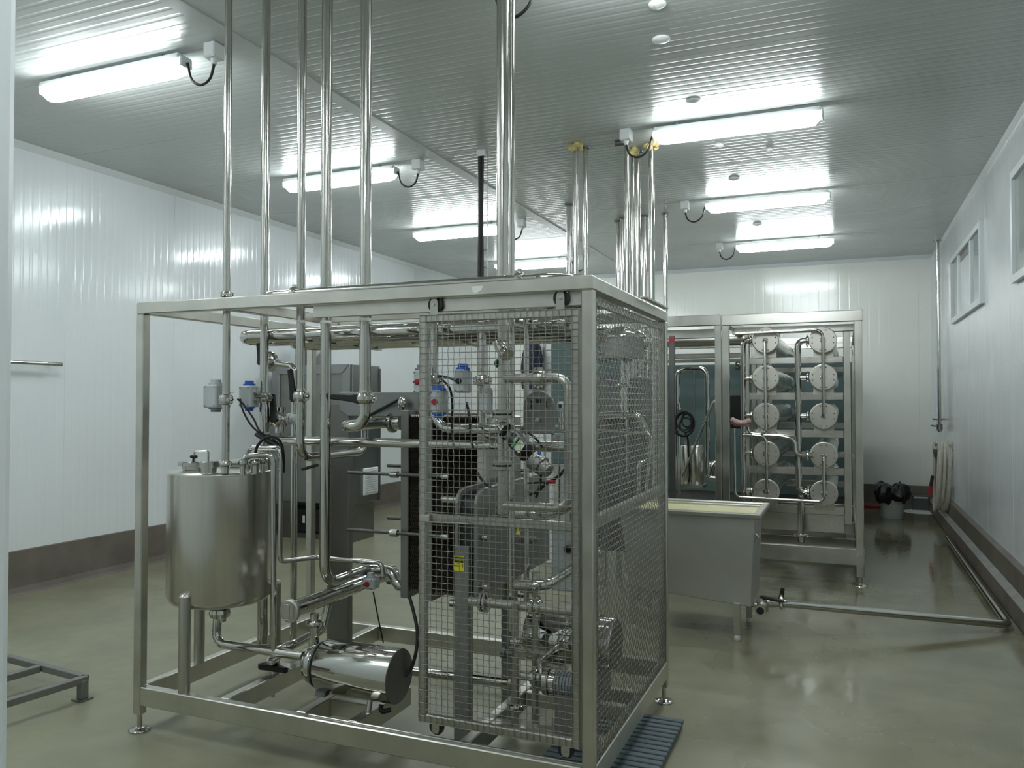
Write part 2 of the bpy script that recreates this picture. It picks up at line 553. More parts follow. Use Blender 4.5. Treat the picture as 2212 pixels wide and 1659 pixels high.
def window(n, y0, y1, z0, z1, posts, panes):
    root = structure('window_%d' % n, loc=(XR - 0.01, (y0 + y1) / 2, z0))
    fw = 0.055
    f = MB()
    x0, x1 = XR - 0.035, XR + 0.03
    f.box(x0, x1, y0, y1, z0, z0 + fw).box(x0, x1, y0, y1, z1 - fw, z1)
    f.box(x0, x1, y0, y0 + fw, z0 + fw, z1 - fw).box(x0, x1, y1 - fw, y1, z0 + fw, z1 - fw)
    part(root, 'window_frame', f, trim_m)
    for p in posts:
        part(root, 'mullion', MB().box(XR - 0.028, XR + 0.03, p - 0.035, p + 0.035, z0 + fw, z1 - fw), trim_m, bevel=0.004)
    for a, b, kind in panes:
        if kind == 'blind':
            part(root, 'blind', MB().box(XR + 0.004, XR + 0.012, a, b, z0 + fw, z1 - fw - 0.05), beige)
            part(root, 'blind_box', MB().box(XR - 0.004, XR + 0.02, a, b, z1 - fw - 0.08, z1 - fw), dullm)
        else:
            part(root, 'pane', MB().box(XR - 0.012, XR - 0.004, a, b, z0 + fw, z1 - fw), paneg)
            part(root, 'shutter', MB().box(XR + 0.004, XR + 0.010, a, b, z0 + fw, z1 - fw), greyp)


window(1, 4.3, 6.72, 2.34, 3.14, [5.5], [(4.35, 5.47, 'p'), (5.53, 6.67, 'p')])
window(2, 8.15, 10.30, 2.36, 3.10, [8.83, 9.72], [(8.2, 8.80, 'p'), (8.86, 9.69, 'blind'), (9.75, 10.25, 'p')])

# ================================================================== STRIP LIGHTS
# fixture: 1.27 m weatherproof batten, lit diffuser below a slim grey tray
X0L, X1L = -0.56, 0.56


def strip_light(label):
    c = V((0, 0, CEIL - 0.15))
    t = thing('strip_light', c, label, 'lamp', 'weatherproof strip lights on the ceiling')
    b = MB().prism([(X0L, -0.060, 3.44), (X0L, 0.060, 3.44), (X0L, 0.050, 3.472), (X0L, -0.050, 3.472)], (X1L - X0L, 0, 0))
    b2 = MB(); b2.v = [V((p.x, p.y, p.z)) for p in b.v]; b2.f = b.f; b2.sm = b.sm
    part(t, 'tray', b2, greyp)
    d = MB()
    rs = []
    for xx, k in ((X0L + 0.004, 0.55), (X0L + 0.03, 0.9), (X0L + 0.07, 1), (X1L - 0.07, 1), (X1L - 0.03, 0.9), (X1L - 0.004, 0.55)):
        ring = []
        for j in range(13):
            a = math.pi * j / 12
            ring.append((xx, 0.064 * math.cos(a) * (0.8 + 0.2 * k), 3.44 - 0.085 * k * math.sin(a) ** 0.7))
        rs.append(ring)
    d.rings(rs)
    part(t, 'diffuser', d, lampm)
    for xx in (-0.4, 0.4):
        part(t, 'hanger', MB().box(xx - 0.012, xx + 0.012, -0.02, 0.02, 3.47, CEIL), dullm)
    for xx in (X0L, X1L):
        sx = -1 if xx < 0 else 1
        part(t, 'end_cap', MB().box(xx, xx + sx * 0.02, -0.045, 0.045, 3.40, 3.46), greyp, bevel=0.006)
    return t


first = strip_light('lit strip light nearest the camera in the left-hand row')
LEFT = [(-4.04, 3.48, None), (-4.05, 5.83, 'lit strip light second in the left row, seen behind four bright pipes'),
        (-4.07, 8.20, 'lit strip light third in the left row, beside the black cable drop'),
        (-4.07, 10.55, 'lit strip light farthest back in the left row, right of the thickest pipe')]
RIGHT = [(-0.70, 5.76, 'large lit strip light in the right row beside the pipe tops'),
         (-0.69, 8.08, 'lit strip light in the middle of the right row'),
         (-0.68, 10.40, 'lit strip light farthest back in the right row by the back wall'),
         (-0.72, 3.42, 'strip light at the very top edge of the photo, mostly cut off')]
first.location = (LEFT[0][0], LEFT[0][1], CEIL - 0.15)
for xx, yy, lb in LEFT[1:] + RIGHT:
    dup(first, (xx, yy, CEIL - 0.15), lb)
for xx, yy in ((-4.05, 1.45), (-0.70, -1.0), (-0.70, 1.10)):  # the doorway lamp is an unseen fill light, added to brighten the camera side
    dup(first, (xx, yy, CEIL - 0.15), 'strip light out of the frame over the %s' % ('front left' if xx < -2 else 'doorway, added as fill' if yy < 0 else 'front right'))


def junction(x, y, side, lamp_x, label):
    jb_ = MB().box(x - 0.04, x + 0.04, y - 0.045, y + 0.045, CEIL - 0.085, CEIL)
    t = thing('junction_box', (x, y, CEIL - 0.085), label, 'junction box', 'white junction boxes beside the strip lights')
    part(t, 'body', jb_, whitep, bevel=0.006)
    part(t, 'gland', MB().cyl((x, y, CEIL - 0.115), (x, y, CEIL - 0.085), 0.014, 0.02, 12), whitep)
    c = MB().curve([(x, y, CEIL - 0.115), (x - side * 0.0 + (lamp_x - x) * 0.15, y, CEIL - 0.19), ((x + lamp_x) / 2, y, CEIL - 0.215),
                    (lamp_x - (lamp_x - x) * 0.15, y, CEIL - 0.17), (lamp_x, y, CEIL - 0.075)], 0.008)
    part(t, 'cable', c, rubber, label='short black looped cable')


for i, (xx, yy, lb) in enumerate(LEFT):
    junction(xx + 0.78, yy, 1, xx + 0.585, ['white junction box beside the nearest left strip light', 'white junction box beside the second left strip light',
             'white junction box beside the third left strip light', 'white junction box beside the last left strip light'][i])
for i, (xx, yy, lb) in enumerate(RIGHT):
    junction(xx - 0.78, yy, -1, xx - 0.585, ['white junction box by the pipe tops and the large right strip light', 'white junction box beside the middle right strip light',
             'white junction box beside the farthest right strip light', 'junction box with black cable loop at the top edge of the photo'][i])

# round white caps on the ceiling
for px, py, r, lb in ((1420, 8, 0.045, 'round white downlight-like cap at the top edge of the ceiling'), (1428, 84, 0.05, 'flat round white ceiling cap below the topmost cap'),
                      (1498, 217, 0.05, 'domed white ceiling cap just above the large right strip light'), (1586, 385, 0.05, 'white ceiling cap above the middle right strip light'),
                      (1636, 484, 0.05, 'white ceiling cap above the farthest right strip light'), (1553, 313, 0.035, 'small white ceiling cap under the large right strip light'),
                      (1663, 323, 0.03, 'small ceiling cap right of the cap under the large right strip light'), (1797, 372, 0.03, 'small ceiling cap to the right on bare ceiling')):
    q = P(px, py, Z=CEIL)
    solo('ceiling_cap', MB().lathe((q.x, q.y, CEIL + 0.002), -UZ, [(0, r), (0.008, r), (0.016, r * 0.8), (0.022, r * 0.35), (0.024, 0.001)], 20), whitep, lb, 'ceiling cap', 'round caps on the ceiling')

# ================================================================== MAIN SKID (plate pasteuriser)
SX0, SX1, SY0, SY1, SZ = -2.995, -0.822, 2.72, 4.02, 1.945
skid = thing('process_skid', ((SX0 + SX1) / 2, (SY0 + SY1) / 2, 0), 'large rectangular stainless tube frame in the foreground around the tank and pipes', 'frame')
PT = 0.043


def beam(root, x0, x1, y0, y1, z0, z1, nm='beam', m=frame_m):
    return part(root, nm, MB().box(x0, x1, y0, y1, z0, z1), m, bevel=0.004)


for x in (SX0, SX1 - PT):
    for y in (SY0, SY1 - PT):
        beam(skid, x, x + PT, y, y + PT, 0.075, SZ - 0.052, 'post')
        f = MB().cyl((x + PT / 2, y + PT / 2, 0.012), (x + PT / 2, y + PT / 2, 0.09), 0.011, n=14)
        ft = part(skid, 'levelling_foot', f, pipe_m)
        part(ft, 'foot_disc', MB().lathe((x + PT / 2, y + PT / 2, 0.0), UZ, [(0, 0.046), (0.005, 0.048), (0.009, 0.040), (0.010, 0.030), (0.014, 0.026), (0.016, 0.012)], 24), pipe_m)
for y in (SY0, SY1 - PT):
    beam(skid, SX0 + (PT if False else 0), SX1, y, y + PT, SZ - 0.052, SZ, 'top_beam')
    beam(skid, SX0 + PT, SX1 - PT, y + 0.001, y + PT - 0.001, 0.118, 0.203, 'bottom_beam')
for x in (SX0, SX1 - PT):
    beam(skid, x + 0.001, x + PT - 0.001, SY0 + PT, SY1 - PT, SZ - 0.052, SZ - 0.001, 'top_beam')
    beam(skid, x + 0.001, x + PT - 0.001, SY0 + PT, SY1 - PT, 0.118, 0.203, 'bottom_beam')
for x in (-2.53, -1.37):
    beam(skid, x, x + 0.045, SY0 + PT, SY1 - PT, 0.118, 0.202, 'cross_beam')
    beam(skid, x, x + 0.045, SY0 + PT, SY1 - PT, SZ - 0.05, SZ - 0.004, 'cross_beam')
beam(skid, -2.49, -1.37, 3.42, 3.46, SZ - 0.05, SZ - 0.006, 'cross_beam')
beam(skid, SX1 - PT + 0.004, SX1 - 0.006, SY0 + PT, SY1 - PT, 1.035, 1.078, 'mid_rail')
# tracks of the sliding mesh door
part(skid, 'lower_track', MB().cyl((-2.04, 2.738, 0.209), (-0.868, 2.738, 0.209), 0.006, n=10).box(-2.04, -0.868, 2.732, 2.744, 0.200, 0.207), pipe_m)
part(skid, 'upper_track', MB().box(-2.05, -0.868, 2.767, 2.771, 1.845, 1.895).box(-2.05, -0.868, 2.771, 2.80, 1.89, 1.895).box(-2.05, -0.868, 2.771, 2.80, 1.845, 1.849), frame_m)
tp = MB().prism([P(1018, 619, Y=2.7185), P(1043, 617, Y=2.7185), P(1041, 627, Y=2.7185), P(1034, 630, Y=2.7185), P(1029, 634, Y=2.7185), P(1022, 632, Y=2.7185)], (0, 0.0012, 0))
solo('tape', tp, paper, 'torn scrap of white tape on the front top beam of the skid', 'tape')

# ------------------------------------------------------------------ fittings


def px_r(wpx, p):
    return wpx / 2 * (p - EYEP).dot(FWD) / FOC


def union_mb(c, d, r, mb=None):
    mb = mb or MB()
    d = V(d).normalized()
    mb.flatlathe(V(c) - d * 0.014, d, [(0, r * 1.05), (0.003, r * 1.45), (0.010, r * 1.62), (0.018, r * 1.62), (0.025, r * 1.45), (0.028, r * 1.05)], 20)
    side = d.cross(UY if abs(d.y) < 0.8 else UX).normalized()
    for s_ in (-1, 1):
        mb.obox(V(c) + side * s_ * r * 1.75, side * r * 0.3, d * 0.008, d.cross(side) * r * 0.3)
    return mb


def valve_mb(c, d, r, mb=None):
    mb = mb or MB()
    d = V(d).normalized()
    mb.flatlathe(V(c) - d * 0.034, d, [(0, r * 1.08), (0.010, r * 1.12), (0.014, r * 1.55), (0.026, r * 1.75), (0.042, r * 1.75), (0.054, r * 1.55), (0.058, r * 1.12), (0.068, r * 1.08)], 20)
    side = d.cross(UY if abs(d.y) < 0.8 else UX).normalized()
    for s_ in (-1, 1):
        mb.cyl(V(c) + side * s_ * r * 1.7, V(c) + side * s_ * r * 2.25, r * 0.38, n=10)
        for k in (-1, 1):
            mb.cyl(V(c) + side * s_ * r * 1.75 + UY * 0 + d * k * 0.012 - d * 0.004, V(c) + side * s_ * r * 1.75 + d * k * 0.012 + d * 0.004, r * 0.5, n=8)
    return mb


def lever(parent, hub, tip, w0=0.034, w1=0.022, th=0.02):
    hub, tip = V(hub), V(tip)
    d = (tip - hub).normalized()
    side = d.cross(UY).normalized()
    if side.length < 0.1: side = UX.copy()
    mb = MB()
    a = hub - d * 0.012
    poly = [a + side * w0 * 0.4, hub + side * w0 * 0.62, hub + (tip - hub) * 0.3 + side * w0 * 0.42, tip - d * 0.006 + side * w1 * 0.5, tip + side * w1 * 0.3,
            tip - side * w1 * 0.3, tip - d * 0.006 - side * w1 * 0.5, hub + (tip - hub) * 0.3 - side * w0 * 0.42, hub - side * w0 * 0.62, a - side * w0 * 0.4]
    mb.prism([p - UY * th / 2 for p in poly], UY * th)
    return part(parent, 'lever', mb, blackp, label='black lever handle', bevel=0.004)


def pipe_thing(name, label, pts, r, unions=(), valves=(), levers=(), m=None, R=None, group=None, cat='pipe', labels=(), foot=None):
    m = m or pipe_m
    pts = [V(p) for p in pts]
    lo = min(pts, key=lambda p: p.z)
    t = thing(name, lo, label, cat, group)
    part(t, 'tube', MB().pipe(pts, r, R), m)
    for c, d in unions: part(t, 'union', union_mb(c, d, r), polish)
    vs = []
    for c, d in valves: vs.append(part(t, 'valve_body', valve_mb(c, d, r), polish))
    for i, (h, tip) in enumerate(levers): lever(vs[i] if i < len(vs) else t, h, tip)
    for c, h in labels:
        c = V(c)
        part(t, 'sticker', MB().lathe(c, UZ, [(0, r * 1.012), (h, r * 1.012)], 18), paper)
    return t


def actuator(label, px, py, Y, wd, dp, ht, cap=None, knob=None, foot_cap=True, brk=None, bodym=None, group='pneumatic valve actuators', round_end=False):
    """box-shaped pneumatic actuator; (px,py) = centre of its front face"""
    c = P(px, py, Y=Y)
    t = thing('valve_actuator', (c.x, Y + dp / 2, c.z - ht / 2), label, 'actuator', group)
    b = MB()
    x0, x1, z0, z1 = c.x - wd / 2, c.x + wd / 2, c.z - ht / 2, c.z + ht / 2
    b.box(x0, x1, Y, Y + dp, z0, z1)
    part(t, 'body', b, bodym or alu, bevel=0.006)
    # cast ribs on the long side
    rb = MB()
    for k in (0.28, 0.62):
        rb.box(x1 - 0.001, x1 + 0.003, Y + dp * k, Y + dp * (k + 0.12), z0 + 0.004, z1 - 0.004)
    part(t, 'rib', rb, bodym or alu)
    sc = MB()
    for sx in (-1, 1):
        for sz in (-1, 1):
            sc.cyl((c.x + sx * wd * 0.34, Y - 0.003, c.z + sz * ht * 0.40), (c.x + sx * wd * 0.34, Y, c.z + sz * ht * 0.40), 0.003, n=8)
    part(t, 'screws', sc, darkm)
    cm = cap or alu
    part(t, 'top_cap', MB().flatlathe((c.x, Y + dp / 2, z1), UZ, [(0, dp * 0.40), (0.008, dp * 0.40), (0.009, dp * 0.30), (0.024, dp * 0.28)], 8), cm)
    if foot_cap:
        part(t, 'bottom_cap', MB().flatlathe((c.x, Y + dp / 2, z0), -UZ, [(0, dp * 0.38), (0.006, dp * 0.38), (0.007, dp * 0.28), (0.020, dp * 0.26)], 8), cm if cap else alud)
    if knob:
        k = MB().flatlathe((c.x, Y, c.z), -UY, [(0, 0.013), (0.005, 0.013), (0.006, 0.010), (0.014, 0.009)], 12).box(c.x - 0.013, c.x + 0.013, Y - 0.018, Y - 0.010, c.z - 0.004, c.z + 0.004)
        part(t, 'knob', k, knob)
    if brk:
        bx, bz = brk      # direction and length of the mounting bracket, along X
        bb = MB()
        bb.box(x1 if bx > 0 else x0, (x1 if bx > 0 else x0) + bx, Y + dp * 0.3, Y + dp * 0.7, c.z + 0.016, c.z + 0.020)
        bb.box(x1 if bx > 0 else x0, (x1 if bx > 0 else x0) + bx, Y + dp * 0.3, Y + dp * 0.7, c.z - 0.020, c.z - 0.016)
        bb.cyl((x1 if bx > 0 else x0, Y + dp * 0.5, c.z), ((x1 if bx > 0 else x0) + bx, Y + dp * 0.5, c.z), 0.007, n=10)
        part(t, 'bracket', bb, pipe_m)
    return t


# ------------------------------------------------------------------ balance tank
TC = V((-2.737, 2.987, 0)); TR, TZ0, TZ1 = 0.238, 0.575, 1.168
tank = thing('balance_tank', (TC.x, TC.y, 0.2), 'upright cylindrical stainless tank on three legs inside the left end of the skid', 'tank')
part(tank, 'shell', MB().lathe((TC.x, TC.y, 0), UZ, [(TZ0 - 0.055, 0.035), (TZ0 - 0.03, 0.15), (TZ0 - 0.012, TR - 0.02), (TZ0 + 0.005, TR - 0.006), (TZ0 + 0.02, TR), (TZ1 - 0.012, TR)], 64), tank_m)
part(tank, 'top_plate', MB().lathe((TC.x, TC.y, 0), UZ, [(TZ1 - 0.014, TR - 0.002), (TZ1 - 0.006, TR), (TZ1, TR - 0.004), (TZ1 + 0.004, TR - 0.03), (TZ1 + 0.012, 0.05), (TZ1 + 0.013, 0.001)], 64), tank_m)
for lx, ly in ((-2.719, 2.749), (-2.962, 3.091), (-2.522, 3.12)):
    part(tank, 'leg', MB().cyl((lx, ly, 0.2), (lx, ly, 0.625), 0.026, n=20).lathe((lx, ly, 0.625), UZ, [(0, 0.026), (0.012, 0.02), (0.017, 0.001)], 20), satin)
q = P(425, 1003, d=3.75)
mz = TZ1 + 0.008
ml = part(tank, 'manway_lid', MB().flatlathe((q.x, q.y, mz), UZ, [(0, 0.062), (0.016, 0.064), (0.018, 0.082), (0.034, 0.082), (0.040, 0.076), (0.042, 0.0)], 8), pipe_m)
part(ml, 'lid_handle', MB().pipe([(q.x - 0.015, q.y, mz + 0.03), (q.x - 0.015, q.y, mz + 0.083), (q.x + 0.05, q.y + 0.02, mz + 0.086), (q.x + 0.05, q.y + 0.02, mz + 0.03)], 0.0045, 0.008, 10), pipe_m)
part(ml, 'clamp_knob', MB().cyl((q.x - 0.035, q.y, mz + 0.058), (q.x - 0.002, q.y, mz + 0.058), 0.008, n=10).cyl((q.x - 0.018, q.y, mz + 0.04), (q.x - 0.018, q.y, mz + 0.062), 0.007, n=10), blackp)
q2 = P(455, 1012, d=3.62)
part(tank, 'hinge_block', MB().cyl((q2.x - 0.01, q2.y, TZ1), (q2.x - 0.01, q2.y, TZ1 + 0.03), 0.035, n=20).flatlathe((q2.x - 0.01, q2.y, TZ1 + 0.03), UZ, [(0, 0.046), (0.022, 0.046), (0.026, 0.04)], 10), pipe_m)
q3 = P(520, 994, d=3.93)
part(tank, 'flat_cover', MB().flatlathe((q3.x, q3.y, TZ1 + 0.02), UZ, [(0, 0.10), (0.004, 0.112), (0.012, 0.112), (0.018, 0.07), (0.02, 0.001)], 40), satin)
for px, d_, r in ((524, 3.60, 0.012), (550, 3.64, 0.018), (566, 3.72, 0.013), (576, 3.80, 0.016), (586, 3.86, 0.012)):
    n = P(px, 1020, d=d_)
    nm = part(tank, 'nozzle', MB().cyl((n.x, n.y, TZ1 - 0.004), (n.x, n.y, TZ1 + 0.045), r, n=16), pipe_m)
    part(nm, 'clamp', union_mb((n.x, n.y, TZ1 + 0.05), UZ, r), polish)
part(tank, 'outlet', MB().flatlathe((TC.x, TC.y, 0.535), -UZ, [(0, 0.03), (0.02, 0.03), (0.022, 0.046), (0.04, 0.05), (0.058, 0.046), (0.06, 0.03), (0.08, 0.03)], 24), polish)

# outlet line to the pump
oy = 2.96
pz = P(640, 1415, Y=oy).z
pipe_thing('outlet_pipe', 'polished pipe from under the tank bending towards the motor pump', [(TC.x, oy + 0.01, 0.47), (TC.x, oy, pz), (P(655, 1418, Y=oy).x, oy, pz)], 0.021, R=0.075, m=polish)

# ------------------------------------------------------------------ risers to the ceiling
TOP = CEIL + 0.02


def riser(label, px, d_, wpx, zbot, extra=(), unions=(), valves=(), levers=(), labels=(), m=None, R=None):
    a = P(px, 600, d=d_)
    r = px_r(wpx, a)
    pts = [(a.x, a.y, TOP), (a.x, a.y, zbot)] + list(extra)
    t = pipe_thing('riser_pipe', label, pts, r, [((a.x, a.y, z), UZ) for z in unions], [((a.x, a.y, z), UZ) for z in valves],
                   levers, m=m, R=R, group='tall pipes rising to the ceiling', labels=[((a.x, a.y, z), 0.014) for z in labels])
    return a, r, t


def zat(py, a):       # height of pixel row py on the vertical through a
    return EYE + (P(CX, py, d=(a - EYEP).dot(FWD)) - EYEP).z


aA, rA, tA = riser('slimmest leftmost riser pipe standing on the tank top', 490, 3.60, 16, TZ1 + 0.004, unions=(1.973, 1.215), valves=(1.502,))
aB = P(575, 600, d=3.80)
H1Y = 3.20
zH1 = P(900, 958, Y=H1Y).z
xB = aB.x
pB = V((P(572, 600, Y=H1Y).x, H1Y, 0))
rB = px_r(18.5, pB)
tB = pipe_thing('riser_pipe', 'second riser pipe from the left, running down behind the tank into a horizontal line',
                [(pB.x, H1Y, TOP), (pB.x, H1Y, zH1), (P(1248, 965, Y=H1Y).x, H1Y, zH1)], rB, [], [((pB.x, H1Y, zat(859, pB)), UZ)], [], R=0.06,
                group='tall pipes rising to the ceiling')
# swollen reducer and stub below the second riser
part(tB, 'reducer', MB().lathe((pB.x, H1Y, 0), UZ, [(0.30, 0.026), (zat(905, pB), 0.0275), (zat(885, pB), 0.0265), (zat(868, pB), rB)], 20), pipe_m)

aC = V((P(650, 700, Y=3.04).x, 3.04, 0)); rC = px_r(19, aC)
cz = P(655, 990, Y=3.04).z
cy2 = P(788, 976, X=aC.x).y
tC = pipe_thing('riser_pipe', 'third riser pipe from the left with an upright black lever, bending back near the bottom',
                [(aC.x, 3.04, TOP), (aC.x, 3.04, cz), (aC.x, cy2, cz), (aC.x, cy2, cz + 0.19), (aC.x + 0.02, cy2 + 0.25, cz + 0.19)], rC, [], [((aC.x, 3.04, zat(856, aC)), UZ)],
                [(P(635, 862, Y=3.03), P(626, 797, Y=3.02))], R=0.07, group='tall pipes rising to the ceiling', labels=[((aC.x, 3.04, 1.856), 0.012)])
aD = V((P(704, 700, Y=3.05).x, 3.05, 0)); rD = px_r(24, aD)
dz = P(703, 1262, Y=3.05).z
dY = 3.05
yD2 = P(800, 1232, X=aD.x).y - 0.02
tD = pipe_thing('riser_pipe', 'fourth riser pipe from the left, the thick plain one running almost to the floor',
                [(aD.x, 3.05, TOP), (aD.x, 3.05, dz), (aD.x, yD2, dz), (P(846, 1240, Y=yD2).x, yD2, dz), (P(858, 1262, Y=yD2).x, yD2, dz - 0.07), (P(905, 1266, Y=yD2).x, yD2, dz - 0.07)], rD,
                R=0.085, group='tall pipes rising to the ceiling', labels=[((aD.x, 3.05, 1.850), 0.012)])
aE = V((P(789, 700, Y=3.02).x, 3.02, 0)); rE = px_r(25, aE)
ez = P(790, 921, Y=3.02).z
xe = P(738, 921, Y=3.02).x
tE = pipe_thing('riser_pipe', 'fifth riser pipe from the left with a level black lever and a swan-neck bend below',
                [(aE.x, 3.02, TOP), (aE.x, 3.02, ez), (xe, 3.02, ez), (xe, 3.42, ez + 0.005), (P(862, 915, Y=3.42).x, 3.42, ez + 0.005)], rE, [],
                [((aE.x, 3.02, zat(860, aE)), UZ)], [(P(775, 862, Y=2.99), P(714, 857, Y=2.97))], R=0.088, group='tall pipes rising to the ceiling', labels=[((aE.x, 3.02, 1.848), 0.014)])
# thick twin riser on the right
aF = V((P(1086, 600, Y=2.95).x, 2.95, 0)); rF = px_r(27, aF)
zFb = P(1085, 1090, Y=2.95).z
tF = pipe_thing('riser_pipe', 'thickest riser pipe, flanged where it meets the skid top beside a thinner pipe',
                [(aF.x, 2.95, TOP), (aF.x, 2.95, 1.90)], rF, group='tall pipes rising to the ceiling')
part(tF, 'flange', MB().flatlathe((aF.x, 2.95, 1.948), UZ, [(0, rF * 1.45), (0.006, rF * 1.7), (0.016, rF * 1.7), (0.017, rF * 1.45), (0.028, rF * 1.45), (0.034, rF * 1.1), (0.065, rF * 1.1)], 24), pipe_m)
aF2 = V((P(1105, 600, Y=3.06).x, 3.06, 0))
pipe_thing('riser_pipe', 'thinner riser pipe close behind the thickest one', [(aF2.x, 3.06, TOP), (aF2.x, 3.06, 0.55)], px_r(15, aF2), group='tall pipes rising to the ceiling')
aF3 = V((P(1100, 600, Y=3.22).x + 0.06, 3.22, 0))
pipe_thing('riser_pipe', 'slim pipe down the middle of the mesh door, right of the thickest pipe', [(P(1137, 700, Y=3.2).x, 3.2, 1.93), (P(1137, 700, Y=3.2).x, 3.2, 0.62)], 0.012, group='slim pipes behind the mesh door', unions=[((P(1137, 700, Y=3.2).x, 3.2, 1.86), UZ)])

# holding tubes: two flat serpentines, one above the frame and one hanging below it


def serpentine(label, z, ys_, x0, x1, r, hang=None):
    pts = []
    t = thing('holding_tube', ((x0 + x1) / 2, (ys_[0] + ys_[-1]) / 2, z), label, 'pipe', 'serpentine holding tubes')
    mb = MB()
    for i, yy in enumerate(ys_):
        e = [V((x0, yy, z)), V((x1, yy, z))]
        if i % 2 == 0: e = e[::-1]
        pts += e
    part(t, 'tube', mb.pipe(pts, r, abs(ys_[1] - ys_[0]) * 0.48, 18, 8), polish)
    for xx in (x0 + 0.45, x0 + 1.1) if r > 0.03 else ():
        part(t, 'cradle', MB().box(xx - 0.012, xx + 0.012, ys_[0] - r, ys_[-1] + r, z - r - 0.008, z - r), frame_m)
    if hang:
        for xx, yy in hang:
            part(t, 'hanger_rod', MB().cyl((xx, yy, z + r - 0.004), (xx, yy, SZ - 0.045), 0.008, n=10), pipe_m)
    return t


zl = P(700, 721, Y=3.25).z
serpentine('thick horizontal holding tube hanging under the top of the skid', zl, [3.25, 3.45, 3.65, 3.85], P(538, 728, Y=3.33).x, P(1225, 700, Y=3.25).x, 0.036,
           [(P(683, 690, Y=3.25).x, 3.44), (P(683, 690, Y=3.25).x + 0.62, 3.44)])
zu = SZ + 0.022
us = thing('holding_tube', (-1.9, 3.1, zu), 'slim horizontal tube lying along the top of the skid frame', 'pipe', 'serpentine holding tubes')
ux0, ux1 = P(540, 640, Z=zu).x, -0.93
part(us, 'tube', MB().pipe([(-1.95, 3.25, zu), (ux0, 3.25, zu), (ux0, 2.86, zu), (ux1, 2.86, zu), (ux1, 3.62, zu)], 0.0185, 0.16, 16, 8), polish)
part(us, 'union', union_mb((P(636, 630, Y=2.86).x, 2.86, zu), UX, 0.0185), polish)
serpentine('thick tube with a U-bend lying on the far half of the skid top', SZ + 0.038, [3.42, 3.62, 3.84], -1.9, -0.98, 0.034)
cl_ = MB()
yc = 2.86
xc_ = P(1122, 600, Y=yc).x
solo('pipe_clamp', union_mb((xc_, yc, zu), UX, 0.0195), polish, 'small clamp on the slim tube on the skid top, beside the thickest riser', 'clamp')

# ------------------------------------------------------------------ left hand valves
vY = 3.42
vc = P(588, 781, Y=vY)
t = pipe_thing('drop_pipe', 'pipe with an upper black lever, turning down behind the third riser to the skid floor',
               [P(560, 781, Y=vY), P(637, 790, Y=vY), (P(637, 790, Y=vY).x, vY, 0.22)], px_r(14, vc), valves=[(vc, UX)], levers=[(P(563, 783, Y=vY - 0.06), P(558, 734, Y=vY - 0.06))], R=0.05)
part(t, 'pump_bowl', MB().lathe(vc - UX * 0.04, UX, [(0, 0.02), (0.012, 0.05), (0.035, 0.055), (0.05, 0.045), (0.065, 0.02)], 24), polish)
v2 = P(606, 905, Y=3.30)
t = thing('sight_valve', v2, 'polished three-way valve with an upright black lever and a sight glass, below the left actuators', 'valve')
part(t, 'valve_body', MB().lathe(v2 - UX * 0.07, UX, [(0, 0.022), (0.03, 0.026), (0.034, 0.045), (0.06, 0.05), (0.085, 0.045), (0.09, 0.026), (0.14, 0.024)], 24).cyl(v2 - UZ * 0.07, v2 + UZ * 0.06, 0.026), polish)
part(t, 'sight_glass', MB().flatlathe(v2 + UX * 0.055, UX, [(0, 0.03), (0.008, 0.03), (0.009, 0.024), (0.04, 0.024), (0.042, 0.018)], 20), greyp)
lever(t, P(592, 907, Y=3.22), P(589, 851, Y=3.22), 0.04, 0.024)

# actuators by the tank
actuator('light grey two-piece actuator left of the slim riser above the tank', 452, 856, 2.90, 0.082, 0.085, 0.108, brk=(0.05, 0))
actuator('grey actuator with a blue cap between the first and second risers', 527, 856, 3.10, 0.072, 0.075, 0.105, cap=bluep, brk=(0.06, 0))
cbl = MB().curve([P(519, 862, Y=3.09), P(524, 885, Y=3.06), P(540, 915, Y=3.05), P(560, 935, Y=3.05), P(585, 950, Y=3.06), P(605, 962, Y=3.1)], 0.0045)
cbl.curve([P(513, 861, Y=3.0), P(527, 875, Y=3.02), P(548, 905, Y=3.04), P(562, 932, Y=3.05), P(590, 948, Y=3.06), P(611, 968, Y=3.1)], 0.0045)
cbl.curve([P(553, 938, Y=3.03), P(566, 946, Y=3.03), P(590, 960, Y=3.05), P(608, 972, Y=3.08)], 0.010)
cbl.curve([P(551, 985, Y=2.95), P(555, 966, Y=2.95), P(570, 948, Y=2.96), P(590, 944, Y=2.98), P(606, 955, Y=3.0), P(612, 985, Y=3.03), P(612, 1020, Y=3.06)], 0.007)
solo('control_cables', cbl, rubber, 'bundle of black cables looping from the actuators down behind the tank top', 'cable')

# thin lines off the tank top
n1 = P(524, 1012, d=3.60); n2 = P(535, 1012, d=3.78)
pipe_thing('overflow_pipe', 'thin bent pipe from the front tank nozzle, running straight down beside the tank', [n1, (n1.x, n1.y, P(527, 987, d=3.6).z), P(590, 981, d=3.62), P(592, 1405, d=3.62)], 0.0125, R=0.035)
b1 = P(605, 1213, d=3.70)
pipe_thing('return_pipe', 'thin bent pipe from the rear tank nozzle, turning towards the small red-knob actuator',
           [n2, (n2.x, n2.y, P(540, 967, d=3.78).z), P(606, 968, d=3.72), b1, P(685, 1204, X=b1.x), P(825, 1216, Y=P(685, 1204, X=b1.x).y), P(828, 1245, Y=P(685, 1204, X=b1.x).y)], 0.0115, R=0.03)

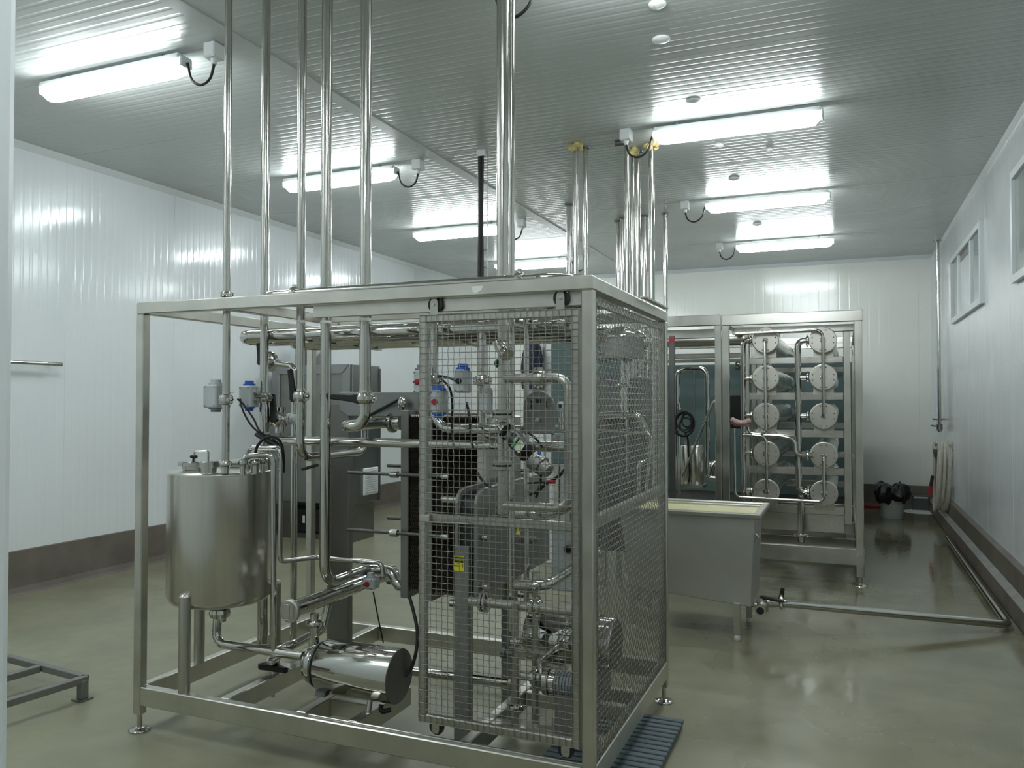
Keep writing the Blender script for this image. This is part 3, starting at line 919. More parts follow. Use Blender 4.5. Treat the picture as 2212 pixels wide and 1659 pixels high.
# ------------------------------------------------------------------ motor pump
mY = 2.93
mc0 = P(684, 1432, Y=mY); mc1 = P(862, 1462, Y=mY)
mz = (mc0.z + mc1.z) / 2
mr = 0.112
mx0, mx1 = P(680, 1440, Y=mY - mr * 0.6).x + 0.01, P(862, 1462, Y=mY).x
pump = thing('motor_pump', ((mx0 + mx1) / 2, mY, 0.203), 'polished barrel-shaped motor pump lying on the skid floor', 'pump')
part(pump, 'shroud', MB().lathe((mx0, mY, mz), UX, [(0, mr - 0.004), (0.004, mr), (mx1 - mx0, mr)], 48), polish)
part(pump, 'end_plate', MB().flatlathe((mx1 - 0.004, mY, mz), UX, [(0, mr - 0.0015), (0.006, mr - 0.0015), (0.0065, mr - 0.006)], 48), dullm, label='dull end plate of the motor')
part(pump, 'flange', MB().flatlathe((mx0 - 0.035, mY, mz), UX, [(0, 0.085), (0.008, 0.098), (0.018, 0.10), (0.019, 0.088), (0.037, 0.088)], 32), darkm, label='dark motor flange')
ph = MB().lathe((mx0 - 0.095, mY, mz), UX, [(0, 0.028), (0.014, 0.03), (0.016, 0.05), (0.024, 0.082), (0.05, 0.088), (0.06, 0.08)], 32)
part(pump, 'pump_head', ph, polish)
part(pump, 'clamp_band', union_mb((mx0 - 0.10, mY, mz), UX, 0.024), polish)
fm = MB().prism([(mx0 - 0.01, mY - 0.07, 0.235), (mx0 - 0.01, mY + 0.07, 0.235), (mx0 - 0.01, mY + 0.05, mz - 0.07), (mx0 - 0.01, mY - 0.05, mz - 0.07)], (0.05, 0, 0))
part(pump, 'foot', fm, darkm, label='dark cast motor foot')
part(pump, 'foot', MB().cyl((mx1 - 0.11, mY - 0.06, 0.20), (mx1 - 0.11, mY - 0.04, mz - 0.07), 0.012, n=12), pipe_m)
part(pump, 'rail', MB().box(mx0 - 0.03, mx0 + 0.015, 2.765, 3.2, 0.12, 0.203), frame_m, bevel=0.003)
part(pump, 'rail', MB().box(mx1 - 0.14, mx1 - 0.095, 2.765, 3.2, 0.12, 0.203), frame_m, bevel=0.003)
part(pump, 'rail', MB().box(mx0 + 0.015, mx1 - 0.14, 2.94, 2.98, 0.13, 0.200), frame_m, bevel=0.003)
part(pump, 'cable_gland', MB().pipe([(mx1 - 0.06, mY - 0.04, mz - mr), (mx1 - 0.06, mY - 0.05, mz - mr - 0.028), (mx1 - 0.02, mY - 0.03, mz - mr - 0.02)], 0.010, 0.02), rubber)
# riser from the pump head to the strainer
sx = P(628, 1322, Y=2.88).x
pipe_thing('pump_riser', 'short upright flared pipe joining the pump head to the strainer tube', [(mx0 - 0.062, mY, mz + 0.05), (mx0 - 0.062, mY, P(667, 1335, Y=mY).z + 0.02)], 0.021, unions=[((mx0 - 0.062, mY, P(667, 1345, Y=mY).z), UZ)], m=polish)
# strainer tube running back
sz = P(628, 1322, Y=2.86).z
st = thing('strainer_tube', (sx, 3.3, sz), 'thick polished tube with a round handled cap facing the camera, above the pump', 'strainer')
part(st, 'tube', MB().cyl((sx, 2.88, sz), (sx, 3.74, sz), 0.036, n=28), polish)
cp = part(st, 'cap', MB().flatlathe((sx, 2.89, sz), -UY, [(0, 0.046), (0.006, 0.050), (0.022, 0.050), (0.026, 0.044)], 32), satin)
part(cp, 'handle', MB().pipe([(sx - 0.016, 2.866, sz + 0.030), (sx - 0.016, 2.848, sz + 0.030), (sx + 0.016, 2.848, sz + 0.034), (sx + 0.016, 2.848, sz - 0.030), (sx - 0.016, 2.848, sz - 0.034), (sx - 0.016, 2.866, sz - 0.034)], 0.003, 0.006, 8), pipe_m)
part(st, 'ring', MB().flatlathe((sx, 3.68, sz), UY, [(0, 0.046), (0.02, 0.046), (0.03, 0.03)], 28), polish)
q0 = P(622, 1398, Y=3.0)
qy = P(696, 1345, X=q0.x).y
pipe_thing('suction_pipe', 'polished pipe curving back under the strainer tube to the rear beam',
           [P(567, 1402, Y=3.0), q0, (q0.x, qy, q0.z + 0.01), (q0.x + 0.015, qy + 0.03, q0.z + 0.13)], 0.021, R=0.05, m=polish)
# floor valve with black lever
fv = P(590, 1432, Y=3.10)
t = thing('drain_valve', (fv.x, fv.y, fv.z - 0.16), 'small drain valve with a black lever left of the motor pump', 'valve')
part(t, 'valve_body', MB().lathe(fv - UZ * 0.01, UZ, [(0, 0.02), (0.01, 0.034), (0.03, 0.034), (0.04, 0.02)], 18), polish)
part(t, 'stem', MB().cyl((fv.x, fv.y, fv.z - 0.16), (fv.x, fv.y, fv.z), 0.009, n=12), pipe_m)
lv = MB().prism([fv + V((-0.055, -0.035, -0.005)), fv + V((-0.075, -0.02, -0.005)), fv + V((-0.06, 0.012, -0.005)), fv + V((0.0, 0.02, -0.005)), fv + V((0.10, -0.012, -0.005)), fv + V((0.09, -0.03, -0.005)), fv + V((0, -0.03, -0.005))], (0, 0, -0.026))
part(t, 'lever', lv, blackp, bevel=0.005)
part(t, 'lever_bracket', MB().box(fv.x + 0.02, fv.x + 0.13, fv.y - 0.012, fv.y + 0.05, fv.z - 0.012, fv.z - 0.008), pipe_m)
# delivery line behind the pump
dl = P(895, 1452, Y=3.35)
pipe_thing('delivery_pipe', 'dull horizontal pipe low behind the mesh door, from the motor end to the corner pump', [P(868, 1447, Y=3.35), P(1100, 1476, Y=3.35)], 0.0215, m=pipe_m)
# small red-knob valve unit
sv = actuator('small grey actuator with a red knob at the strainer tube end', 793, 1262, 3.32, 0.072, 0.06, 0.052, knob=redp, foot_cap=False)
p0 = P(806, 1278, Y=3.43)
solo('thin_cable', MB().curve([p0, P(812, 1310, Y=3.44), P(820, 1350, Y=3.46), P(828, 1388, Y=3.5)], 0.0035), rubber, 'thin black cable hanging from the small red-knob actuator', 'cable')
solo('motor_cable', MB().curve([P(884, 1288, Y=3.08), P(893, 1320, Y=3.06), P(901, 1360, Y=3.04), P(900, 1400, Y=3.02), P(890, 1440, Y=3.0), P(875, 1462, Y=2.98)], 0.0075), rubber, 'thicker black cable curving down to the motor end, left of the mesh door', 'cable')
pipe_thing('elbow_manifold', 'polished elbows at the foot of the plate pack, left of the mesh door',
           [P(828, 1238, Y=3.62), P(856, 1240, Y=3.6), P(858, 1268, Y=3.5), P(905, 1266, Y=3.4), P(905, 1228, Y=3.4)], 0.02, unions=[(P(832, 1238, Y=3.62), UX)], m=polish, R=0.045)

# ------------------------------------------------------------------ plate heat exchanger
HY0, HY1 = 3.32, 3.74
phx = thing('plate_heat_exchanger', (P(935, 1000, Y=HY0).x, (HY0 + HY1) / 2, 0.5), 'plate heat exchanger with a dark corrugated plate pack behind the mesh door', 'heat exchanger')
xa0, xa1 = P(865, 1000, Y=HY0).x, P(882, 1000, Y=HY0).x
za0, za1 = P(870, 1292, Y=HY0).z, P(870, 886, Y=HY0).z
part(phx, 'pressure_plate', MB().box(xa0, xa1, HY0, HY1, za0, za1), dullm, bevel=0.004)
xb1 = P(1030, 1000, Y=HY0).x
pk = MB()
np_ = 62
zz0, zz1 = za0 + 0.03, za1 - 0.02
xs_ = P(924, 1000, Y=HY0).x
for i in range(np_):
    x = xa1 + 0.004 + (xb1 - xa1 - 0.008) * i / (np_ - 1)
    if xs_ - 0.004 < x < xs_ + 0.028: continue
    nz_ = 46
    vs = []
    ph_ = math.pi * (i % 2)
    for j in range(nz_ + 1):
        z = zz0 + (zz1 - zz0) * j / nz_
        o_ = 0.0034 * (1 if j % 2 else -1) * (1 if i % 2 else -1)
        vs += [(x + o_, HY0 + 0.012, z), (x + o_, HY1 - 0.012, z)]
    pk.add(vs, [(2 * j, 2 * j + 1, 2 * j + 3, 2 * j + 2) for j in range(nz_)])
part(phx, 'plate_pack', pk, pack_m, kind='stuff')
part(phx, 'divider_plate', MB().box(xs_, xs_ + 0.026, HY0 - 0.004, HY1, za0, za1 - 0.05), dullm, bevel=0.003)
part(phx, 'end_plate', MB().prism([(xb1, HY0, za1 - 0.08), (xb1, HY0 + 0.16, za1 - 0.03), (xb1, HY1, za1 - 0.03), (xb1, HY1, za0), (xb1, HY0, za0)], (0.05, 0, 0)), satin, bevel=0.004)
xcol0, xcol1 = P(706, 1200, Y=3.42).x, P(753, 1200, Y=3.42).x
part(phx, 'support_column', MB().box(xcol0, xcol1, 3.42, 3.46, 0.2, P(735, 872, Y=3.42).z), dullm, bevel=0.004)
zc0, zc1 = P(800, 900, Y=3.40).z, P(800, 846, Y=3.40).z
gx0, gx1 = P(733, 860, Y=3.40).x, P(905, 880, Y=3.40).x
part(phx, 'carrying_bar', MB().prism([(gx0, 3.40, zc1), (gx1, 3.40, zc1 - 0.005), (gx1, 3.40, zc0), (gx0 + 0.05, 3.40, zc0), (gx0, 3.40, zc0 + 0.03)], (0, 0.14, 0)), cab_m, bevel=0.004)
for py0, py1, pyb in ((1020, 1026, 1022), (1143, 1152, 1147)):
    z = P(860, py1 - 2, Y=HY0).z
    rod = part(phx, 'tie_rod', MB().cyl((P(757, 1022, Y=HY0).x, HY0 - 0.02, z), (P(975, 1030, Y=HY0).x, HY0 - 0.02, z), 0.0085, n=12), darkm)
    for px in (857, 968):
        xx = P(px, 1022, Y=HY0).x
        part(rod, 'nut', MB().cyl((xx - 0.02, HY0 - 0.02, z), (xx + 0.018, HY0 - 0.02, z), 0.018, n=6), pipe_m)
for py in (1007, 1121, 1262):
    z = P(850, py, Y=HY1).z
    part(phx, 'tie_rod', MB().cyl((P(833, py, Y=HY1).x, HY1 + 0.02, z), (xb1 + 0.1, HY1 + 0.02, z), 0.009, n=12), darkm)
part(phx, 'port_flange', MB().flatlathe((P(840, 915, Y=3.42).x, 3.42, ez + 0.005), UX, [(0, 0.034), (0.012, 0.05), (0.03, 0.05), (0.034, 0.036), (0.07, 0.036)], 24), polish)

# ------------------------------------------------------------------ homogeniser head stand with the yellow warning label
GX = P(982, 1200, Y=3.06).x
gx2 = P(1009, 1200, Y=3.06).x
hs = thing('head_stand', ((GX + gx2) / 2, 3.4, 0.05), 'grey upright head plate on legs with a yellow warning label, behind the mesh door', 'machine stand')
zt = P(995, 1056, Y=3.06).z; zb = P(995, 1290, Y=3.06).z
gy1 = 3.95
prof_ = [(3.06, zb), (3.06, zt - 0.06), (3.075, zt - 0.025), (3.10, zt - 0.008), (3.14, zt), (gy1 - 0.1, zt + 0.005), (gy1, zt - 0.06), (gy1, zb)]
g1 = GX + 0.016
part(hs, 'head_plate', MB().prism([(GX, a, b) for a, b in prof_], (0.016, 0, 0)), castm, bevel=0.003)
part(hs, 'head_plate', MB().prism([(gx2 + 0.03, a, b) for a, b in prof_], (0.018, 0, 0)), castm, bevel=0.003)
part(hs, 'core', MB().prism([(GX + 0.014, a + 0.02, b - (0.02 if b > 1 else -0.02)) for a, b in prof_], (gx2 + 0.018 - GX, 0, 0)), blackp)
part(hs, 'face_plate', MB().box(GX, gx2 + 0.01, 3.055, 3.10, P(995, 1600, Y=3.06).z, P(995, 1180, Y=3.06).z), castm, bevel=0.003)
part(hs, 'leg', MB().box(GX, gx2, 3.56, 3.63, 0.02, zb), castm, bevel=0.003)
for py in (1158, 1264):
    part(hs, 'nut', MB().cyl((gx2 + 0.05, 3.10, P(1020, py, Y=3.1).z), (gx2 + 0.08, 3.10, P(1020, py, Y=3.1).z), 0.017, n=6), pipe_m)
    part(hs, 'nut', MB().cyl((gx2 + 0.05, 3.55, P(1082, py + 3, Y=3.55).z), (gx2 + 0.13, 3.55, P(1082, py + 3, Y=3.55).z), 0.02, n=6), pipe_m)
part(hs, 'stub', MB().cyl((GX - 0.09, 3.12, P(975, 1079, Y=3.12).z), (GX, 3.12, P(975, 1079, Y=3.12).z), 0.016, n=16), pipe_m)
part(hs, 'stub', MB().cyl((GX - 0.05, 3.12, P(970, 1302, Y=3.12).z), (GX, 3.12, P(970, 1302, Y=3.12).z), 0.016, n=16), pipe_m)
zla, zlb = P(992, 1235, Y=3.054).z, P(992, 1201, Y=3.054).z
xla, xlb = P(981, 1218, Y=3.054).x, P(1002.5, 1218, Y=3.054).x
lab = part(hs, 'warning_label', MB().box(xla, xlb, 3.0525, 3.0545, zla, zlb), yel, label='yellow warning label')
zm = zlb - (zlb - zla) * 0.24
part(lab, 'black_band', MB().box(xla + 0.0025, xlb - 0.0025, 3.0515, 3.0525, zm - 0.0115, zm + 0.0115), yeldark)
text(lab, 'CUIDADO', 0.0092, ((xla + xlb) / 2, 3.0510, zm), (math.pi / 2, 0, 0), yel, bold=0.0002)
lp = MB()
lz = zla + (zlb - zla) * 0.42
for k, (a, b) in enumerate(((0.30, 0.52),)):
    lp.box(xla + (xlb - xla) * a, xla + (xlb - xla) * b, 3.0518, 3.0525, lz + 0.004, lz + 0.007)
for k in range(6):
    lp.box(xla + 0.004 + k * 0.0035, xla + 0.0062 + k * 0.0035, 3.0518, 3.0525, lz - 0.006, lz - 0.0005)
lp.box(xla + (xlb - xla) * 0.86, xla + (xlb - xla) * 0.90, 3.0518, 3.0525, lz - 0.010, lz + 0.008)
lp.box(xla + 0.001, xlb - 0.001, 3.0518, 3.0525, zla + 0.002, zla + 0.0035)
part(lab, 'small_print', lp, yeldark)

# bleed valve and black pull rod above the plate pack
q = P(868, 862, Y=3.36)
bv_ = thing('bleed_valve', (q.x, 3.36, q.z - 0.06), 'small polished bleed valve with a black rod above the plate pack', 'valve')
part(bv_, 'valve_body', MB().lathe(q - UZ * 0.06, UZ, [(0, 0.012), (0.02, 0.012), (0.022, 0.02), (0.045, 0.022), (0.06, 0.016), (0.07, 0.006)], 16), polish)
part(bv_, 'rod', MB().cyl(q - UX * 0.01, P(798, 897, Y=3.40), 0.0075, n=10), blackp)
lq = P(688, 1004, Y=3.10)
part(tC, 'low_lever', MB().bar(lq, P(652, 1014, Y=3.08), 0.022, 0.014), blackp, label='black lever near the bottom bend', bevel=0.004)

# ================================================================== MESH DOOR AND SIDE MESH


def wire_mesh(a_dir, n_dir, origin, w_, h_, cell, rad, dirs='both', amp=0.0022):
    """woven crimped wire: origin at a lower corner, a_dir across, up is z"""
    A, Nn, O = V(a_dir), V(n_dir), V(origin)
    mb = MB()
    nu, nv = round(w_ / cell), round(h_ / cell)
    cu, cv = w_ / nu, h_ / nv

    def wire(pts, side):
        k = len(mb.v); n = len(pts)
        for p, s_ in pts:
            for dx, dn in ((-1, 0), (0, 1), (1, 0), (0, -1)):
                mb.v.append(p + side * dx * rad + Nn * (dn * rad + s_ * amp))
        for i in range(n - 1):
            for j in range(4):
                mb.f.append((k + i * 4 + j, k + i * 4 + (j + 1) % 4, k + i * 4 + 4 + (j + 1) % 4, k + i * 4 + 4 + j)); mb.sm.append(True)
    for i in range(nu + 1):
        wire([(O + A * (i * cu) + UZ * (j * cv), 1 if (i + j) % 2 else -1) for j in range(nv + 1)], A)
    for j in range(nv + 1):
        wire([(O + A * (i * cu) + UZ * (j * cv), -1 if (i + j) % 2 else 1) for i in range(nu + 1)], UZ)
    return mb


DX0, DX1, DZ0, DZ1 = -1.531, -0.877, 0.258, 1.832
DY = 2.742
door = thing('mesh_door', ((DX0 + DX1) / 2, DY + 0.01, 0.21), 'sliding wire-mesh door on small black wheels at the front right of the skid', 'mesh door')
fw = 0.031
for x in (DX0, DX1 - fw):
    part(door, 'stile', MB().box(x, x + fw, DY, DY + 0.025, DZ0, DZ1), satin, bevel=0.003)
for z in (DZ0, DZ1 - fw):
    part(door, 'rail', MB().box(DX0 + fw, DX1 - fw, DY + 0.0005, DY + 0.0245, z, z + fw), satin, bevel=0.003)
zmid = P(920, 1119, Y=DY).z
part(door, 'rail', MB().box(DX0 + fw, DX1 - fw, DY + 0.002, DY + 0.022, zmid - 0.016, zmid + 0.016), satin, bevel=0.003)
part(door, 'wire_mesh', wire_mesh(UX, -UY, (DX0 + 0.004, DY - 0.005, DZ0 + 0.004), DX1 - DX0 - 0.008, DZ1 - DZ0 - 0.008, 0.0245, 0.0014), wire_m, kind='stuff')
lt = part(door, 'latch', MB().box(DX0 + 0.012, DX0 + 0.055, DY - 0.022, DY - 0.008, zmid - 0.012, zmid + 0.014), satin, bevel=0.003)
part(lt, 'latch_rod', MB().cyl((DX0 + 0.05, DY - 0.014, zmid - 0.012), (DX0 + 0.22, DY - 0.014, zmid - 0.008), 0.0035, n=8), pipe_m)
for px, top in ((937, True), (1210, True), (940, False), (1221, False)):
    x = P(px, 670 if top else 1600, Y=DY).x
    if top:
        zc = SZ - 0.075
        b = [(x - 0.016, DZ1 - 0.006), (x + 0.016, DZ1 - 0.006), (x + 0.016, zc + 0.010), (x + 0.010, zc + 0.022), (x - 0.010, zc + 0.022), (x - 0.016, zc + 0.010)]
    else:
        zc = 0.215 + 0.030
        b = [(x - 0.016, DZ0 + 0.006), (x + 0.016, DZ0 + 0.006), (x + 0.016, zc - 0.010), (x + 0.010, zc - 0.022), (x - 0.010, zc - 0.022), (x - 0.016, zc - 0.010)]
    bk = part(door, 'wheel_bracket', MB().prism([(p, DY + 0.001, q) for p, q in b], (0, 0.004, 0)), satin)
    part(bk, 'wheel', MB().flatlathe((x, DY + 0.0065, zc), UY, [(0, 0.024), (0.002, 0.030), (0.013, 0.030), (0.015, 0.024)], 24), blackp)
    part(bk, 'axle', MB().cyl((x, DY - 0.004, zc), (x, DY + 0.01, zc), 0.005, n=10), pipe_m)

sp = thing('mesh_panel', (SX1 - 0.012, 3.37, 0.2), 'fixed wire-mesh panel on the right-hand end of the skid', 'mesh panel')
Y0, Y1, Z0, Z1 = 2.775, 3.962, 0.207, 1.872
for nm, y0, y1, z0, z1 in (('stile', Y0, Y0 + 0.03, Z0, Z1), ('stile', Y1 - 0.03, Y1, Z0, Z1), ('rail', Y0 + 0.03, Y1 - 0.03, Z0, Z0 + 0.03), ('rail', Y0 + 0.03, Y1 - 0.03, Z1 - 0.03, Z1)):
    part(sp, nm, MB().box(SX1 - 0.018, SX1 - 0.008, y0, y1, z0, z1), satin)
part(sp, 'wire_mesh', wire_mesh(UY, UX, (SX1 - 0.005, Y0 + 0.003, Z0 + 0.003), Y1 - Y0 - 0.006, Z1 - Z0 - 0.006, 0.0245, 0.0014, amp=0.0026), wire_m, kind='stuff')

# ================================================================== INSIDE, BEHIND THE MESH DOOR
rI = 0.0185
xI = P(1085, 900, Y=2.95).x
zI0 = P(1085, 1092, Y=2.95).z
zI1 = P(1085, 817, Y=2.95).z
xR = P(1228, 950, Y=2.95).x
mp = thing('bypass_manifold', (xI, 2.95, zI0), 'upright pipe with a large rectangular bypass loop behind the mesh door', 'pipe')
part(mp, 'main_tube', MB().cyl((xI, 2.95, zI0 - 0.03), (xI, 2.95, 1.895), 0.0195), satin)
part(mp, 'loop_tube', MB().pipe([(xI, 2.95, zI1), (xR, 2.95, zI1), (xR, 2.95, zI0), (xI, 2.95, zI0)], rI, 0.055), satin)
for py in (742, 895, 1005):
    z = P(1085, py, Y=2.95).z
    if py == 742:
        part(mp, 'union', union_mb((xI, 2.95, z), UZ, 0.0195), polish)
    else:
        part(mp, 'flange', MB().flatlathe((xI, 2.95, z - 0.020), UZ, [(0, 0.022), (0.004, 0.040), (0.016, 0.040), (0.0165, 0.034), (0.0235, 0.034), (0.024, 0.040), (0.036, 0.040), (0.040, 0.022)], 24), satin)
        part(mp, 'gasket', MB().cyl((xI, 2.95, z - 0.0035), (xI, 2.95, z + 0.0035), 0.0385, n=24), rubber)
part(mp, 'branch_valve', MB().flatlathe(P(1080, 748, Y=2.93), P(1106, 778, Y=2.86) - P(1080, 748, Y=2.93), [(0, 0.024), (0.05, 0.026), (0.052, 0.028), (0.075, 0.028), (0.08, 0.024)], 20), polish)
part(mp, 'branch_valve', MB().flatlathe(P(1084, 921, Y=2.93), P(1106, 942, Y=2.87) - P(1084, 921, Y=2.93), [(0, 0.022), (0.045, 0.034), (0.062, 0.034)], 20), polish)
part(mp, 'green_knob', MB().lathe(P(1078, 785, Y=2.95), -UX, [(0, 0.022), (0.012, 0.016), (0.02, 0.006)], 12), mat('dark_green_plastic', (0.01, 0.07, 0.05), 0.4))
tv = P(1163, 816, Y=2.95)
cv = part(mp, 'loop_valve', valve_mb((tv.x, 2.95, zI1), UX, rI), satin)
part(cv, 'lever', MB().bar((tv.x - 0.015, 2.92, zI1 + 0.028), (tv.x + 0.085, 2.93, zI1 + 0.030), 0.014, 0.006), pipe_m)

# diagonal control valve
a = P(1103, 938, Y=2.87); b = P(1150, 992, Y=2.80); c = P(1191, 1022, Y=2.78)
ac = thing('control_valve', b, 'black diagonal control valve with a pale green label behind the mesh door', 'control valve')
d1 = (b - a).normalized()
part(ac, 'yoke', MB().cyl(a, a + d1 * 0.03, 0.022, n=18), darkm)
part(ac, 'housing', MB().flatlathe(a + d1 * 0.028, d1, [(0, 0.022), (0.002, 0.035), (0.10, 0.035), (0.104, 0.028)], 24), blackp)
d2 = (c - b).normalized()
part(ac, 'motor_housing', MB().flatlathe(b, d2, [(0, 0.030), (0.004, 0.036), (0.05, 0.036), (0.052, 0.028), (0.085, 0.026), (0.09, 0.018)], 24), dullm)
part(ac, 'hand_knob', MB().flatlathe(P(1146, 966, Y=2.79), -UY, [(0, 0.018), (0.02, 0.018), (0.024, 0.014)], 20), blackp)
nrm = -UY
for q, sz_, m_, dy in ((P(1122, 964, Y=2.790), 0.024, palegreen, 0), (P(1113, 956, Y=2.7890), 0.009, greenl, 0)):
    e1 = (P(1134, 960, Y=q.y) - P(1122, 976, Y=q.y)); e1.normalize()
    e2 = (P(1122, 951, Y=q.y) - P(1134, 962, Y=q.y)); e2.normalize()
    if m_ is palegreen:
        part(ac, 'data_label', MB().obox(q, d1 * 0.019, UY * 0.0008, d1.cross(UY).normalized() * 0.021), palegreen, label='pale green square label')
    else:
        part(ac, 'green_stripe', MB().obox(q - d1 * 0.004, d1 * 0.004, UY * 0.0008, d1.cross(UY).normalized() * 0.021), greenl)
part(ac, 'label_backing', MB().obox(P(1122, 963, Y=2.805), d1 * 0.024, UY * 0.012, d1.cross(UY).normalized() * 0.025), blackp)
part(ac, 'small_label', MB().obox(P(1114, 948, Y=2.80), d1 * 0.004, UY * 0.001, d1.cross(UY).normalized() * 0.012), paper)
part(ac, 'small_label', MB().obox(P(1156, 983, Y=2.765), d1 * 0.005, UY * 0.001, d1.cross(UY).normalized() * 0.014), paper)
part(ac, 'blue_button', MB().cyl(P(1165, 979, Y=2.775), P(1165, 979, Y=2.765), 0.007, n=14), bluep)

# domed grey cover plate with slots
q = P(1163, 890, Y=3.10)
fc = thing('filter_cover', (q.x, 3.11, q.z - 0.1), 'flat grey cover plate with a rounded top and dark slots behind the mesh door', 'cover plate')
pts = [(q.x + 0.068 * math.cos(t_), 3.10, q.z + 0.02 + 0.068 * math.sin(t_)) for t_ in [math.pi * k / 14 for k in range(15)]] + [(q.x - 0.068, 3.10, q.z - 0.09), (q.x + 0.068, 3.10, q.z - 0.09)]
part(fc, 'plate', MB().prism(pts, (0, 0.02, 0)), castm, bevel=0.003)
for dx, dz, wx, wz in ((-0.03, 0.03, 0.004, 0.018), (0.035, 0.03, 0.004, 0.014), (0.0, 0.045, 0.012, 0.008)):
    part(fc, 'slot', MB().box(q.x + dx - wx, q.x + dx + wx, 3.0985, 3.1005, q.z + dz - wz, q.z + dz + wz), blackp)
part(fc, 'bolt', MB().cyl((q.x, 3.085, q.z - 0.035), (q.x, 3.10, q.z - 0.035), 0.012, n=6), pipe_m)

q = P(1212, 878, Y=3.0)
ps = thing('pressure_sensor', (q.x, 3.0, q.z - 0.09), 'small grey sensor head on a short stem inside the bypass loop', 'sensor')
part(ps, 'head', MB().lathe(q - UZ * 0.02, UZ, [(0, 0.012), (0.006, 0.017), (0.03, 0.017), (0.04, 0.010)], 18), alu)
part(ps, 'window', MB().cyl((q.x, 2.987, q.z + 0.002), (q.x, 2.982, q.z + 0.002), 0.009, n=14), blackp)
part(ps, 'stem', MB().cyl(q - UZ * 0.09, q - UZ * 0.02, 0.009, n=14).cyl(q - UZ * 0.06, q - UZ * 0.045, 0.015, n=6), pipe_m)

# further lines behind the door
pipe_thing('cross_pipe', 'upper short horizontal pipe between the cover plate and the bypass loop', [P(1132, 925, Y=3.3), P(1246, 925, Y=3.3)], 0.0165, m=satin)
pipe_thing('cross_pipe', 'lower short horizontal pipe below the white canister', [P(1140, 967, Y=3.28), P(1290, 972, Y=3.28)], 0.016, m=satin)
cn = P(1194, 947, Y=3.32)
can = thing('canister', cn, 'small white canister with a teal mark, between two horizontal pipes behind the mesh door', 'canister')
part(can, 'body', MB().lathe(cn, UX, [(0, 0.008), (0.006, 0.020), (0.012, 0.0225), (0.09, 0.0225), (0.094, 0.012)], 24), whitep)
lg = MB()
for dz, fl_ in ((0.0075, 1), (-0.0085, -1)):
    for k in range(10):
        t0 = -0.6 + 4.2 * k / 9; t1 = -0.6 + 4.2 * (k + 1) / 9
        cx_ = cn.x + 0.034 - (0.003 if dz < 0 else 0)
        p0 = V((cx_ + 0.0075 * math.cos(t0) * 1.0, 3.2965, cn.z + dz + 0.006 * math.sin(t0) * fl_)); p1 = V((cx_ + 0.0075 * math.cos(t1), 3.2965, cn.z + dz + 0.006 * math.sin(t1) * fl_))
        lg.bar(p0, p1, 0.0012, 0.0030, up=(0, 1, 0))
part(can, 'printed_mark', lg, tealp)
pipe_thing('bend_pipe', 'dull pipe bending back below the bypass loop', [P(1075, 1107, Y=3.2), P(1185, 1110, Y=3.2), (P(1185, 1110, Y=3.2).x, 3.75, P(1185, 1110, Y=3.2).z)], 0.028, m=pipe_m, R=0.09)
pipe_thing('bend_pipe', 'polished pipe curving back low behind the mesh door towards the far side', [P(1112, 1263, Y=3.05), P(1178, 1266, Y=3.05), (P(1178, 1266, Y=3.05).x, 3.8, P(1178, 1266, Y=3.05).z)], 0.022, m=polish, R=0.08)
pf = P(1047, 1300, Y=3.0)
lp_ = pipe_thing('flanged_pipe', 'low horizontal pipe with a black-seamed flange, crossing behind the mesh door', [P(1015, 1298, Y=3.0), P(1285, 1325, Y=3.0)], 0.0195, unions=[(P(1148, 1309, Y=3.0), UX), (P(1163, 1311, Y=3.0), UX)], m=satin)
part(lp_, 'flange', MB().flatlathe(pf - UX * 0.018, UX, [(0, 0.022), (0.004, 0.042), (0.015, 0.042), (0.016, 0.035), (0.02, 0.035), (0.021, 0.042), (0.032, 0.042), (0.036, 0.022)], 24), polish)
part(lp_, 'gasket', MB().cyl(pf - UX * 0.003, pf + UX * 0.003, 0.0405, n=24), rubber)
q = P(1113, 1305, Y=2.98); q2 = P(1113, 1588, Y=2.98)
dp = pipe_thing('drop_pipe', 'upright pipe below the flanged pipe, low behind the mesh door', [(q.x, 2.98, q.z), (q.x, 2.98, max(q2.z, 0.13))], 0.0165,
                unions=[((q.x, 2.98, P(1113, 1385, Y=2.98).z), UZ), ((q.x, 2.98, P(1113, 1528, Y=2.98).z), UZ)], m=satin)
part(dp, 'lever', MB().bar((q.x - 0.01, 2.95, P(1113, 1398, Y=2.95).z), (P(1178, 1408, Y=2.93).x, 2.93, P(1178, 1410, Y=2.93).z), 0.016, 0.006), pipe_m)
lv_ = P(1094, 1410, Y=2.95)
part(dp, 'side_port', MB().flatlathe(lv_ + UX * 0.03, -UX, [(0, 0.014), (0.03, 0.014), (0.031, 0.022), (0.05, 0.022)], 16), darkm)
q = P(1122, 1460, Y=2.99)
cpz = thing('corner_pump', (P(1205, 1465, Y=3.02).x, 3.02, 0.2), 'small ribbed pump with a clamp low in the front right corner behind the mesh door', 'pump')
xa, xb = q.x, P(1255, 1480, Y=3.0).x
part(cpz, 'inlet', MB().cyl((xa, 3.0, q.z), (xa + 0.09, 3.0, q.z), 0.018, n=18), satin)
part(cpz, 'clamp', union_mb((xa + 0.06, 3.0, q.z), UX, 0.020), polish)
part(cpz, 'volute', MB().flatlathe((xa + 0.10, 3.0, q.z - 0.008), UX, [(0, 0.03), (0.006, 0.052), (0.03, 0.055), (0.031, 0.046), (0.036, 0.046), (0.037, 0.054), (0.055, 0.05)], 28), pipe_m)
fn = MB()
for k in range(9):
    fn.flatlathe((xa + 0.158 + k * 0.0125, 3.0, q.z - 0.01), UX, [(0, 0.05), (0.006, 0.05)], 24)
fn.cyl((xa + 0.155, 3.0, q.z - 0.01), (xa + 0.275, 3.0, q.z - 0.01), 0.043)
